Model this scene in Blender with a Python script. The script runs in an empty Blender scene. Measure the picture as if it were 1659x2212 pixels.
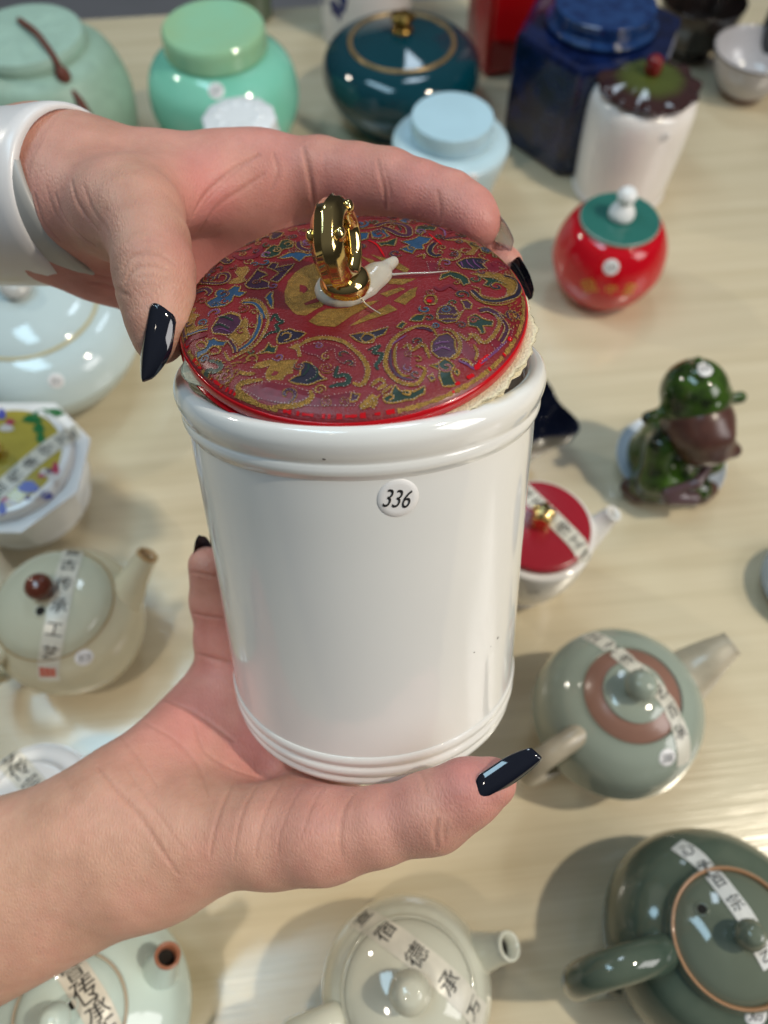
import bpy, bmesh, math, random
import numpy as np
from mathutils import Vector, Matrix
from mathutils.bvhtree import BVHTree
random.seed(7); rng = np.random.default_rng(7)
S = bpy.context.scene
COL = S.collection

# ------------------------------------------------------------------ camera, world, lights, exposure
H = 0.48; F = 1663.0; CX = 829.5; CY = 1106.0; TH = math.radians(60)
CAM = Vector((0, 0, H))
RT = Vector((1, 0, 0)); DN = Vector((0, -math.sin(TH), -math.cos(TH))); FW = Vector((0, math.cos(TH), -math.sin(TH)))
def cam2w(p): return CAM + RT*p[0] + DN*p[1] + FW*p[2]
def c2wdir(p): return RT*p[0] + DN*p[1] + FW*p[2]
def ray(X, Y): return (RT*((X-CX)/F) + DN*((Y-CY)/F) + FW)
def P(X, Y, d): return np.array([(X-CX)/F*d, (Y-CY)/F*d, d])           # a point in the camera's frame, metres
def at(X, Y, z):                                                        # a point at height z above the table
    r = ray(X, Y); return CAM + r*((z-H)/r.z)
def pxr(n, Y, z): return n*((H-z)/(math.sin(TH)+(Y-CY)/F*math.cos(TH)))/F

cd = bpy.data.cameras.new('camera'); cam = bpy.data.objects.new('camera', cd); COL.objects.link(cam)
cam.matrix_world = Matrix(((1,0,0,0),(0,-DN.y,-FW.y,0),(0,-DN.z,-FW.z,H),(0,0,0,1)))
cd.sensor_fit = 'VERTICAL'; cd.sensor_height = 36; cd.sensor_width = 27; cd.lens = 27.07
cd.clip_start = .01; cd.clip_end = 50
cd.dof.use_dof = True; cd.dof.focus_distance = .222; cd.dof.aperture_fstop = 8.6; cd.dof.aperture_blades = 0
S.camera = cam

W = bpy.data.worlds.new('World'); S.world = W; W.use_nodes = True
_n = W.node_tree.nodes; _l = W.node_tree.links
_tc = _n.new('ShaderNodeTexCoord'); _sx = _n.new('ShaderNodeSeparateXYZ'); _rp = _n.new('ShaderNodeValToRGB')
_l.new(_tc.outputs['Generated'], _sx.inputs[0]); _l.new(_sx.outputs['Z'], _rp.inputs[0]); _l.new(_rp.outputs[0], _n['Background'].inputs[0])
_rp.color_ramp.elements[0].position = 0; _rp.color_ramp.elements[0].color = (.05, .05, .05, 1)      # shop walls
_rp.color_ramp.elements[1].position = .75; _rp.color_ramp.elements[1].color = (.19, .20, .21, 1)    # pale ceiling
_n['Background'].inputs[1].default_value = .6

def lamp(name, kind, loc, target, power, color, size=.1, size_y=None, shape='DISK'):
    l = bpy.data.lights.new(name, kind); l.energy = power; l.color = color
    if kind == 'AREA':
        l.shape = shape; l.size = size
        if size_y: l.size_y = size_y
    else: l.shadow_soft_size = size
    o = bpy.data.objects.new(name, l); COL.objects.link(o); o.location = loc
    o.rotation_euler = (Vector(target)-Vector(loc)).to_track_quat('-Z', 'Y').to_euler()
    return o
TGT = (.05, .2, .05)
lamp('shop_spot_right', 'AREA', (.95, .02, 1.5), (.05, .2, .08), 14, (1, .90, .72), .06)
lamp('shop_spot_left', 'AREA', (-1.25, 1.05, 1.15), (.1, .3, 0), 4.5, (1, .93, .80), .09)
PL = lamp('ceiling_panel_left', 'AREA', (-.66, .42, 1.95), (-.66, .42, 0), 12, (.54, .82, 1), .36, 1.15, 'RECTANGLE'); PL.rotation_euler = (0, 0, math.radians(33.5))
lamp('ceiling_panel_back', 'AREA', (.25, 1.5, 1.8), (0, .4, 0), 5, (.70, .86, 1), .30, .50, 'RECTANGLE')
lamp('shop_light_right', 'AREA', (1.5, -.42, 1.05), (0, .1, .2), 12, (1, .97, .95), .7, .9, 'RECTANGLE')
FS = lamp('forearm_fill_spot', 'SPOT', (-.42, -.42, 1.6), (-.15, .01, .2), 34, (1, .88, .72), .05); FS.data.spot_size = math.radians(15); FS.data.spot_blend = 1  # added fill, aimed to brighten the lower forearm
S.view_settings.view_transform = 'Standard'; S.view_settings.look = 'None'
S.view_settings.exposure = 0; S.view_settings.gamma = 1
S.render.engine = 'CYCLES'
S.cycles.use_denoising = True
S.cycles.max_bounces = 8

# ------------------------------------------------------------------ materials
def srgb(r, g, b):
    f = lambda c: (c/255/12.92 if c/255 <= .04045 else ((c/255+.055)/1.055)**2.4)
    return (f(r), f(g), f(b))
def mat(name, col, rough=.3, metal=0, coat=0, var=.0, vscale=30, col2=None, bump=0, bscale=400, sss=0, sssr=(.004,.002,.001), trans=0, alpha=1, spec=.5, ior=1.5, coords='Object'):
    m = bpy.data.materials.new(name); m.use_nodes = True
    nt = m.node_tree; b = nt.nodes['Principled BSDF']
    b.inputs['Base Color'].default_value = (*col, 1); b.inputs['Roughness'].default_value = rough
    b.inputs['Metallic'].default_value = metal; b.inputs['Coat Weight'].default_value = coat
    b.inputs['Coat Roughness'].default_value = .04
    b.inputs['Specular IOR Level'].default_value = spec; b.inputs['IOR'].default_value = ior
    if sss:
        b.inputs['Subsurface Weight'].default_value = sss; b.inputs['Subsurface Radius'].default_value = sssr; b.inputs['Subsurface Scale'].default_value = 1
    b.inputs['Transmission Weight'].default_value = trans; b.inputs['Alpha'].default_value = alpha
    tc = nt.nodes.new('ShaderNodeTexCoord')
    if var or col2:
        n = nt.nodes.new('ShaderNodeTexNoise'); n.inputs['Scale'].default_value = vscale; n.inputs['Detail'].default_value = 6
        nt.links.new(tc.outputs[coords], n.inputs['Vector'])
        r = nt.nodes.new('ShaderNodeValToRGB'); r.color_ramp.elements[0].position = .35; r.color_ramp.elements[1].position = .65
        c2 = col2 or tuple(min(1, c*(1+var)) for c in col); c1 = col if col2 else tuple(c*(1-var) for c in col)
        r.color_ramp.elements[0].color = (*c1, 1); r.color_ramp.elements[1].color = (*c2, 1)
        nt.links.new(n.outputs['Fac'], r.inputs['Fac']); nt.links.new(r.outputs['Color'], b.inputs['Base Color'])
    if bump:
        n2 = nt.nodes.new('ShaderNodeTexNoise'); n2.inputs['Scale'].default_value = bscale; n2.inputs['Detail'].default_value = 4
        nt.links.new(tc.outputs[coords], n2.inputs['Vector'])
        bp = nt.nodes.new('ShaderNodeBump'); bp.inputs['Strength'].default_value = bump; bp.inputs['Distance'].default_value = .0006
        nt.links.new(n2.outputs['Fac'], bp.inputs['Height']); nt.links.new(bp.outputs['Normal'], b.inputs['Normal'])
    return m
def glaze(name, rgb, rough=.1, var=.04, vscale=25, col2=None, **k):
    return mat(name, srgb(*rgb), rough, var=var, vscale=vscale, col2=srgb(*col2) if col2 else None, coat=.25, **k)
M = dict(
    porcelain=mat('white_porcelain', (.80, .80, .79), .09, coat=.5, var=.02, vscale=12, bump=.10, bscale=45),
    ink=mat('black_ink', (.012, .012, .014), .5), paper=mat('white_label_paper', (.80, .79, .80), .4),
    tape=mat('translucent_tape', (.68, .65, .56), .3, var=.1, vscale=90, alpha=.93),
    red_ink=mat('red_seal_ink', srgb(200, 90, 70), .5),
    gold=mat('polished_gold', (.83, .62, .26), .07, 1, bump=.05, bscale=120),
    dull_gold=mat('worn_gold_line', srgb(170, 140, 95), .28, .6, var=.25, vscale=200),
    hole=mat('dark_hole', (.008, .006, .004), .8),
)

# ------------------------------------------------------------------ mesh helpers
def link(o, parent=None):
    COL.objects.link(o)
    if parent: o.parent = parent
    return o
def obj(name, verts, faces, m, parent=None, smooth=True, kind=None, label=None):
    me = bpy.data.meshes.new(name)
    me.from_pydata([tuple(v) for v in verts], [], faces); me.update()
    if smooth: me.polygons.foreach_set('use_smooth', [True]*len(me.polygons))
    me.materials.append(m)
    o = link(bpy.data.objects.new(name, me), parent)
    if kind: o['kind'] = kind
    if label: o['label'] = label
    return o
def tag(o, label, cat, group=None):
    o['label'] = label; o['category'] = cat
    if group: o['group'] = group
    return o
def thing(name, label, cat, loc=(0, 0, 0), mw=None, group=None):
    o = bpy.data.objects.new(name, None); COL.objects.link(o); o.empty_display_size = .02
    o.matrix_world = mw if mw is not None else Matrix.Translation(loc)
    return tag(o, label, cat, group)
def cr(pts, n=6):
    p = [np.array(q, float) for q in pts]; out = []
    for i in range(len(p)-1):
        p0 = p[max(i-1, 0)]; p1 = p[i]; p2 = p[i+1]; p3 = p[min(i+2, len(p)-1)]
        if np.allclose(p1, p2): continue
        for k in range(n):
            t = k/n
            out.append(.5*((2*p1)+(-p0+p2)*t+(2*p0-5*p1+4*p2-p3)*t*t+(-p0+3*p1-3*p2+p3)*t**3))
    out.append(p[-1]); return out
def lathe(prof, seg=72, rmod=None, sy=1.0):
    """prof [(r,z)] -> verts, faces; rmod(phi,i) scales the radius."""
    V = []; Fc = []; n = len(prof)
    for i, (r, z) in enumerate(prof):
        for k in range(seg):
            a = 2*math.pi*k/seg; q = max(r, 0)*(rmod(a, i, r, z) if rmod else 1)
            V.append((q*math.cos(a), q*math.sin(a)*sy, z))
    for i in range(n-1):
        for k in range(seg):
            k2 = (k+1) % seg
            Fc.append((i*seg+k, i*seg+k2, (i+1)*seg+k2, (i+1)*seg+k))
    return V, Fc
def tube(path, radii, seg=20, cap=True, n=6, squash=1.0):
    q = cr([(*p, r) for p, r in zip(path, radii)], n); pts = [Vector(a[:3]) for a in q]; rad = [a[3] for a in q]
    V = []; Fc = []; up = None
    for i, p in enumerate(pts):
        t = (pts[min(i+1, len(pts)-1)]-pts[max(i-1, 0)]).normalized()
        if up is None:
            up = Vector((0, 0, 1)) if abs(t.z) < .9 else Vector((1, 0, 0))
        x = t.cross(up).normalized(); up = x.cross(t).normalized()
        for k in range(seg):
            a = 2*math.pi*k/seg
            V.append(p + x*(math.cos(a)*rad[i]) + up*(math.sin(a)*rad[i]*squash))
    m = len(pts)
    for i in range(m-1):
        for k in range(seg):
            k2 = (k+1) % seg; Fc.append((i*seg+k, i*seg+k2, (i+1)*seg+k2, (i+1)*seg+k))
    if cap:
        Fc.append(tuple(range(seg))[::-1]); Fc.append(tuple(range((m-1)*seg, m*seg)))
    return V, Fc
def sphere(c, r, seg=24, sc=(1, 1, 1)):
    V, Fc = lathe([(r*math.sin(math.pi*i/14), -r*math.cos(math.pi*i/14)) for i in range(15)], seg)
    return [(c[0]+v[0]*sc[0], c[1]+v[1]*sc[1], c[2]+v[2]*sc[2]) for v in V], Fc
def merge(*parts):
    V = []; Fc = []
    for v, f in parts:
        o = len(V); V += [tuple(x) for x in v]; Fc += [tuple(i+o for i in q) for q in f]
    return V, Fc
def glyphs(text, size=1.0, sx=1.0, shear=0.0):
    c = bpy.data.curves.new('t', 'FONT'); c.body = text; c.align_x = 'CENTER'; c.align_y = 'CENTER'; c.size = size; c.resolution_u = 4
    o = bpy.data.objects.new('t', c); COL.objects.link(o)
    dg = bpy.context.evaluated_depsgraph_get(); me = o.evaluated_get(dg).to_mesh()
    V = [(v.co.x, v.co.y) for v in me.vertices]; Fc = [tuple(p.vertices) for p in me.polygons]
    bpy.data.objects.remove(o); bpy.data.curves.remove(c)
    if V:
        a = np.array(V); a -= (a.max(0)+a.min(0))/2; a[:, 0] *= sx; a[:, 0] += a[:, 1]*shear; V = [tuple(x) for x in a]
    return V, Fc
def tree(*objs):
    """one BVH in world space over several built objects"""
    bpy.context.view_layer.update()
    V = []; Fc = []
    for o in objs:
        mw = o.matrix_world; b = len(V)
        V += [mw @ v.co for v in o.data.vertices]; Fc += [tuple(i+b for i in p.vertices) for p in o.data.polygons]
    return BVHTree.FromPolygons(V, Fc)
def hit(t, X, Y):
    loc, n, i, d = t.ray_cast(CAM, ray(X, Y).normalized())
    if loc is not None and n.dot(ray(X, Y)) > 0: n = -n
    return loc, n
def inv(o):
    bpy.context.view_layer.update(); return o.matrix_world.inverted()
def sticker(parent, t, X, Y, r, text, rot=0, sx=.7, shear=.12, ts=1.25):
    """round paper label lying on whatever surface the tree holds, with its number"""
    loc, n = hit(t, X, Y)
    if loc is None: print('MISS', text); return
    up = (-DN - n*(-DN).dot(n)).normalized(); up = Matrix.Rotation(rot, 3, n) @ up; rt = up.cross(n).normalized()
    iv = inv(parent)
    def on(x, y, off):
        p, nn, i, d = t.find_nearest(loc+rt*x+up*y)
        if nn.dot(n) < 0: nn = -nn
        return iv @ (p+nn*off)
    V = [on(0, 0, .00025)]; Fc = []
    for q, rr in enumerate((.4, .7, .96, 1)):
        for k in range(40):
            a = 2*math.pi*k/40; V.append(on(r*rr*math.cos(a), r*rr*math.sin(a), .00025 if q < 3 else .00002))
    for k in range(40): Fc.append((0, 1+k, 1+(k+1) % 40))
    for q in range(3):
        for k in range(40):
            a, b = 1+q*40+k, 1+q*40+(k+1) % 40; Fc.append((a, a+40, b+40, b))
    s = obj('number_sticker', V, Fc, M['paper'], parent)
    gv, gf = glyphs(text, r*ts, sx, shear)
    obj('printed_number', [on(x, y, .0004) for x, y in gv], gf, M['ink'], s)
def tape(parent, t, pix, width, text, seal=None, m=None, flip=False, csize=.62, off=.0005):
    """a strip of printed tape laid over the surfaces of the tree"""
    pts = []
    for X, Y in cr(pix, 6):
        l, n = hit(t, X, Y)
        if l is not None: pts.append((l, n))
    if len(pts) < 3: print('TAPE MISS'); return
    L = [0]
    for i in range(1, len(pts)): L.append(L[-1]+(pts[i][0]-pts[i-1][0]).length)
    def fr(s):
        s = min(max(s, 0), L[-1]-1e-9); i = max(j for j in range(len(L)-1) if L[j] <= s+1e-12)
        f = (s-L[i])/max(L[i+1]-L[i], 1e-9); p = pts[i][0].lerp(pts[i+1][0], f); n = pts[i][1].lerp(pts[i+1][1], f).normalized()
        a, b = pts[max(i-1, 0)][0], pts[min(i+2, len(pts)-1)][0]; tg = (b-a).normalized()
        return p, n, n.cross(tg).normalized()
    iv = inv(parent)
    def on(s, w, o):
        p, n, c = fr(s); q = p+c*w
        g, nn, i, d = t.find_nearest(q)
        if g is not None and d < .004:
            if nn.dot(n) < 0: nn = -nn
            q = g+nn*o
        else: q = q+n*o
        return iv @ q
    N = 40; V = []; Fc = []
    for i in range(N+1):
        for j in range(5): V.append(on(L[-1]*i/N, width*(j/4-.5), off))
    for i in range(N):
        for j in range(4): a = i*5+j; Fc.append((a, a+1, a+6, a+5))
    s = obj('seal_tape', V, Fc, m or M['tape'], parent)
    n = len(text); sg = -1 if flip else 1; LV = []; LF = []
    for i, ch in enumerate(text):
        if ch == ' ': continue
        gv, gf = glyphs(ch, width*csize/.75)
        s0 = L[-1]*(i+.5)/n; b = len(LV)
        LV += [on(s0-sg*y, sg*x, off+.0003) for x, y in gv]; LF += [tuple(k+b for k in q) for q in gf]
    obj('lettering', LV, LF, M['ink'], s)
    if seal:
        s0 = seal*L[-1]; w = width*.38
        LV = []; LF = []
        for a in range(3):
            for b in range(2):
                x0 = -w+a*2*w/3; y0 = -w*.7+b*w*.7; k = len(LV)
                LV += [on(s0+y0+dy, x0+dx, off+.0003) for dx, dy in ((0, 0), (w*.58, 0), (w*.58, w*.6), (0, w*.6))]; LF.append((k, k+1, k+2, k+3))
        obj('seal_stamp', LV, LF, M['red_ink'], s)
    return s

# implicit surfaces: smooth unions of tapered capsules, meshed by surface nets
def sdf_mesh(prims, h, pad=.006):
    """prims: (p0, r0, p1, r1, k) or (k, [(p, r), ...]) chains -> verts (N,3), quads"""
    ch = [(q[4], [(np.asarray(q[0], float), q[1]), (np.asarray(q[2], float), q[3])]) if len(q) == 5 else (q[0], [(np.asarray(p, float), r) for p, r in q[1]]) for q in prims]
    lo = np.min([p-r for k, c in ch for p, r in c], 0)-pad; hi = np.max([p+r for k, c in ch for p, r in c], 0)+pad
    n = np.ceil((hi-lo)/h).astype(int)+1
    Fd = np.full(n, .03, np.float32)
    ax = [lo[i]+h*np.arange(n[i]) for i in range(3)]
    for k, c in ch:
        m = max(r for p, r in c)+.026
        a = np.maximum(((np.min([p for p, r in c], 0)-m-lo)/h).astype(int), 0); b = np.minimum(((np.max([p for p, r in c], 0)+m-lo)/h).astype(int)+2, n)
        sl = tuple(slice(a[i], b[i]) for i in range(3))
        x, y, z = np.meshgrid(*[ax[i][sl[i]].astype(np.float32) for i in range(3)], indexing='ij', sparse=True)
        dist = None
        for (p0, r0), (p1, r1) in zip(c, c[1:]):
            d = p1-p0; L = float(d@d)+1e-12
            t = np.clip(((x-p0[0])*d[0]+(y-p0[1])*d[1]+(z-p0[2])*d[2])/L, 0, 1)
            q = np.sqrt((x-p0[0]-t*d[0])**2+(y-p0[1]-t*d[1])**2+(z-p0[2]-t*d[2])**2)-(r0+(r1-r0)*t)
            if dist is None: dist = q
            else:
                w = np.maximum(.004-np.abs(dist-q), 0)/.004; dist = np.minimum(dist, q)-w*w*.001
        A = Fd[sl]; w = np.maximum(k-np.abs(A-dist), 0)/k
        Fd[sl] = np.minimum(A, dist)-w*w*k*.25
    s = Fd < 0
    c = [s[i:n[0]-1+i, j:n[1]-1+j, l:n[2]-1+l] for i in (0, 1) for j in (0, 1) for l in (0, 1)]
    cnt = sum(x.astype(np.int8) for x in c); act = (cnt > 0) & (cnt < 8)
    I = np.argwhere(act); idx = -np.ones(act.shape, np.int64); idx[act] = np.arange(len(I))
    acc = np.zeros((len(I), 3)); num = np.zeros(len(I))
    cor = [(i, j, l) for i in (0, 1) for j in (0, 1) for l in (0, 1)]
    for u in range(8):
        for w in range(u+1, 8):
            cu, cw = np.array(cor[u]), np.array(cor[w])
            if np.abs(cu-cw).sum() != 1: continue
            fu = Fd[tuple((I+cu).T)]; fw = Fd[tuple((I+cw).T)]; x = (fu < 0) != (fw < 0)
            t = np.where(x, fu/np.where(x, fu-fw, 1), 0)
            acc += np.where(x[:, None], cu+(cw-cu)*t[:, None], 0); num += x
    V = lo+h*(I+acc/num[:, None])
    Q = []
    for axi in range(3):
        o1, o2 = [(1, 2), (2, 0), (0, 1)][axi]
        sa = [slice(None)]*3; sb = [slice(None)]*3; sa[axi] = slice(0, n[axi]-1); sb[axi] = slice(1, n[axi])
        e = s[tuple(sa)] != s[tuple(sb)]
        E = np.argwhere(e); E = E[(E[:, o1] > 0) & (E[:, o2] > 0) & (E[:, o1] < n[o1]-1) & (E[:, o2] < n[o2]-1)]
        d1 = np.zeros(3, int); d1[o1] = 1; d2 = np.zeros(3, int); d2[o2] = 1
        q = np.stack([idx[tuple((E-d1-d2).T)], idx[tuple((E-d2).T)], idx[tuple(E.T)], idx[tuple((E-d1).T)]], 1)
        inside = s[tuple(E.T)]; q[~inside] = q[~inside][:, ::-1]
        Q.append(q)
    Q = np.concatenate(Q)
    # two passes of edge smoothing
    for it in range(2):
        a = np.zeros_like(V); w = np.zeros(len(V))
        for i, j in ((0, 1), (1, 2), (2, 3), (3, 0)):
            np.add.at(a, Q[:, i], V[Q[:, j]]); np.add.at(w, Q[:, i], 1)
            np.add.at(a, Q[:, j], V[Q[:, i]]); np.add.at(w, Q[:, j], 1)
        V = V*.5+.5*a/w[:, None]
    return V, Q
def np_obj(name, V, Q, m, parent=None):
    me = bpy.data.meshes.new(name)
    me.vertices.add(len(V)); me.vertices.foreach_set('co', np.asarray(V, np.float32).ravel())
    me.loops.add(len(Q)*4); me.loops.foreach_set('vertex_index', Q.ravel().astype(np.int32))
    me.polygons.add(len(Q)); me.polygons.foreach_set('loop_start', np.arange(0, len(Q)*4, 4, dtype=np.int32))
    me.polygons.foreach_set('use_smooth', np.ones(len(Q), bool))
    me.update(calc_edges=True); me.validate()
    me.materials.append(m)
    return link(bpy.data.objects.new(name, me), parent)

# ------------------------------------------------------------------ table and floor
ANG = math.atan2(.030, .268)
def wood():
    m = bpy.data.materials.new('pale_wood'); m.use_nodes = True; nt = m.node_tree; b = nt.nodes['Principled BSDF']
    tc = nt.nodes.new('ShaderNodeTexCoord'); mp = nt.nodes.new('ShaderNodeMapping')
    mp.inputs['Scale'].default_value = (.8, 22, 1); mp.inputs['Rotation'].default_value = (0, 0, 0)
    nt.links.new(tc.outputs['Object'], mp.inputs['Vector'])
    n = nt.nodes.new('ShaderNodeTexNoise'); n.inputs['Scale'].default_value = 3.2; n.inputs['Detail'].default_value = 7; n.inputs['Distortion'].default_value = .5
    nt.links.new(mp.outputs[0], n.inputs['Vector'])
    r = nt.nodes.new('ShaderNodeValToRGB'); e = r.color_ramp.elements
    e[0].position = .30; e[0].color = (*srgb(203, 190, 160), 1); e[1].position = .7; e[1].color = (*srgb(217, 205, 177), 1)
    x = e.new(.5); x.color = (*srgb(211, 198, 169), 1)
    nt.links.new(n.outputs['Fac'], r.inputs['Fac'])
    mp2 = nt.nodes.new('ShaderNodeMapping'); mp2.inputs['Scale'].default_value = (4, 190, 1); nt.links.new(tc.outputs['Object'], mp2.inputs['Vector'])
    n2 = nt.nodes.new('ShaderNodeTexNoise'); n2.inputs['Scale'].default_value = 2.5; n2.inputs['Detail'].default_value = 4
    nt.links.new(mp2.outputs[0], n2.inputs['Vector'])
    mx = nt.nodes.new('ShaderNodeMix'); mx.data_type = 'RGBA'; mx.blend_type = 'MULTIPLY'; mx.inputs['Factor'].default_value = .22
    r2 = nt.nodes.new('ShaderNodeValToRGB'); r2.color_ramp.elements[0].position = .3; r2.color_ramp.elements[0].color = (.74, .66, .54, 1); r2.color_ramp.elements[1].position = .6; r2.color_ramp.elements[1].color = (1, 1, 1, 1)
    nt.links.new(n2.outputs['Fac'], r2.inputs['Fac'])
    nt.links.new(r.outputs['Color'], mx.inputs['A']); nt.links.new(r2.outputs['Color'], mx.inputs['B'])
    nt.links.new(mx.outputs['Result'], b.inputs['Base Color'])
    b.inputs['Roughness'].default_value = .22; b.inputs['Specular IOR Level'].default_value = .6; b.inputs['Coat Weight'].default_value = .8; b.inputs['Coat Roughness'].default_value = .16; b.inputs['Coat IOR'].default_value = 1.6
    bp = nt.nodes.new('ShaderNodeBump'); bp.inputs['Strength'].default_value = .25; bp.inputs['Distance'].default_value = .0008
    nt.links.new(n2.outputs['Fac'], bp.inputs['Height']); nt.links.new(bp.outputs['Normal'], b.inputs['Normal'])
    return m
bm = bmesh.new(); bmesh.ops.create_cube(bm, size=1)
for v in bm.verts: v.co = Vector((v.co.x*2.4, v.co.y*1.5, v.co.z*.03))
bmesh.ops.bevel(bm, geom=list(bm.edges), offset=.002, segments=2, affect='EDGES')
me = bpy.data.meshes.new('table'); bm.to_mesh(me); bm.free(); me.materials.append(wood())
tb = link(bpy.data.objects.new('table', me))
e0 = Vector((-.07, .958, 0)); nrm = Vector((-math.sin(ANG), math.cos(ANG), 0))
tb.location = e0-nrm*.75+Vector((0, 0, -.0152)); tb.rotation_euler = (0, 0, ANG)
tag(tb, 'pale wood grained table top that all the ceramics stand on', 'table')
fl = obj('floor', [(-4, -3, -.74), (4, -3, -.74), (4, 6, -.74), (-4, 6, -.74)], [(0, 1, 2, 3)], mat('grey_floor', srgb(150, 150, 156), .6, var=.06, vscale=4), smooth=False)
fl['kind'] = 'structure'

# ------------------------------------------------------------------ ceramics on the table
def part(name, prof, m, parent, n=6, seg=72, **k):
    V, Fc = lathe(cr(prof, n), seg, **k); return obj(name, V, Fc, m, parent)
def knobv(r, z0, h, neck=.6):
    return [(r*neck, z0-.001), (r*neck, z0+h*.12), (r*.98, z0+h*.45), (r*.93, z0+h*.7), (r*.55, z0+h*.95), (0, z0+h)]

# mint jar
def jar_mint():
    Hh = .118; p = at(459, 56, Hh); t = thing('tea_jar', 'round mint green jar with a paler flat lid and a number sticker', 'jar', (p.x, p.y, 0))
    r = pxr(160, 200, .06); rl = pxr(113, 62, Hh)
    g = glaze('mint_glaze', (126, 205, 180), col2=(140, 212, 190)); g2 = glaze('pale_mint_glaze', (150, 206, 172), col2=(160, 196, 150), vscale=14)
    b = part('body', [(0, .001), (r*.60, .001), (r*.62, .004), (r*.82, .022), (r*.97, .045), (r, .062), (r*.93, .082), (r*.72, .096), (rl*.85, .099), (rl*.85, .099), (rl*.85, .104)], g, t)
    l = part('lid', [(rl*.9, .0985), (rl, .1), (rl*1.01, .106), (rl, .1145), (rl*.96, Hh), (rl*.90, Hh+.0008), (rl*.5, Hh+.0004), (0, Hh)], g2, t)
    sticker(t, tree(b, l), 467, 196, pxr(16, 196, .06), '327')
jar_mint()

# sage crackle jar with tassel
def jar_sage():
    Hh = .125; p = at(52, 72, Hh); t = thing('tea_jar', 'matt sage green jar with carved lid and brown tassel hanging from it', 'jar', (p.x, p.y, 0))
    rl = pxr(122, 75, Hh); r = pxr(176, 190, .07)
    g = mat('sage_crackle_glaze', srgb(150, 178, 160), .45, var=.07, vscale=120, bump=.25, bscale=500); g2 = mat('sage_lid_glaze', srgb(160, 190, 176), .45, var=.05, vscale=60, bump=.2, bscale=300)
    part('body', [(0, .001), (r*.7, .001), (r*.74, .006), (r*.92, .03), (r, .062), (r*.97, .085), (r*.85, .105), (rl*1.02, .114), (rl*1.0, .115)], g, t)
    part('lid', [(rl*.98, .114), (rl*1.02, .115), (rl*1.03, .120), (rl*1.0, .1235), (rl*.95, Hh), (rl*.5, Hh+.001), (0, Hh+.001)], g2, t)
    bs = []                                            # carved lotus petals standing slightly proud on the lid
    for k in range(8):
        a = k*math.pi/4+.3; V, Fc = sphere((0, 0, 0), rl*.30, 14, (1, .42, .05)); c, s_ = math.cos(a), math.sin(a)
        bs.append(([(x*c-y*s_+rl*.5*c, x*s_+y*c+rl*.5*s_, z+Hh+.0008) for x, y, z in V], Fc))
    obj('carved_petals', *merge(*bs), g2, t, kind='stuff')
    br = mat('brown_cord', srgb(100, 50, 38), .7, var=.2, vscale=400)
    iv = inv(t); W_ = lambda X, Y, z: iv @ at(X, Y, z)
    q0 = W_(112, 120, Hh); ph = math.atan2(q0.y, q0.x); KN = lambda rr, z, da=0: Vector((rr*math.cos(ph+da), rr*math.sin(ph+da), z))
    ts = tassel = obj('tassel_cord', *tube([W_(42, 44, Hh+.004), W_(75, 68, Hh+.005), W_(98, 96, Hh+.004), KN(rl*1.03, Hh-.001), KN(rl*1.10, .114)], [.0026]*5, 10), br, t)
    on = KN; k0 = on(rl*1.13, .112)
    obj('tassel_knot', *sphere(k0, .0060, 16, (1, 1, 1.3)), br, ts)
    st = []
    for i in range(30):
        da = random.uniform(-1, 1)*.06; e = random.uniform(.001, .006)
        st.append(tube([k0+Vector((0, 0, -.004)), on(r*.95+e*.5, .098, da*.5), on(r*1.02+e, .080, da*.9), on(r*1.04+e, .060, da*1.2)], [.0010, .0011, .0011, .0008], 5, n=2))
    obj('tassel_strands', *merge(*st), br, ts, kind='stuff')
jar_sage()

# teal jar with gold ring
def jar_teal():
    Hh = .072; p = at(868, 95, Hh); t = thing('tea_jar', 'squat dark teal jar with gold ring round its lid and gold knob', 'jar', (p.x, p.y, 0))
    r = pxr(172, 165, .05); rl = pxr(113, 95, Hh)
    g = glaze('teal_glaze', (4, 56, 68), rough=.06, var=.06)
    b = part('body', [(0, .001), (r*.62, .001), (r*.66, .004), (r*.86, .02), (r*.98, .038), (r, .05), (r*.95, .062), (r*.82, .0705), (rl*1.03, .0735), (rl*1.0, .0735)], g, t)
    part('gold_ring', [(rl*.955, .0728), (rl*.96, .0752), (rl*1.0, .0757), (rl*1.03, .0748), (rl*1.035, .0722)], M['dull_gold'], t)
    l = part('lid', [(rl*.96, .0735), (rl*.95, .0745), (rl*.6, .0795), (rl*.3, .083), (0, .085)], g, t)
    k = pxr(22, 60, .09)
    part('knob', [(k*.9, .0830), (k*1.1, .0845), (k*.95, .0875), (k*.6, .0895), (k*.9, .092), (k*1.15, .0955), (k*.9, .099), (0, .1005)], mat('antique_gold', srgb(150, 118, 60), .22, .9, var=.3, vscale=300), t, rmod=lambda a, i, r_, z: 1+.12*math.cos(5*a) if z > .09 else 1)
jar_teal()

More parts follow.
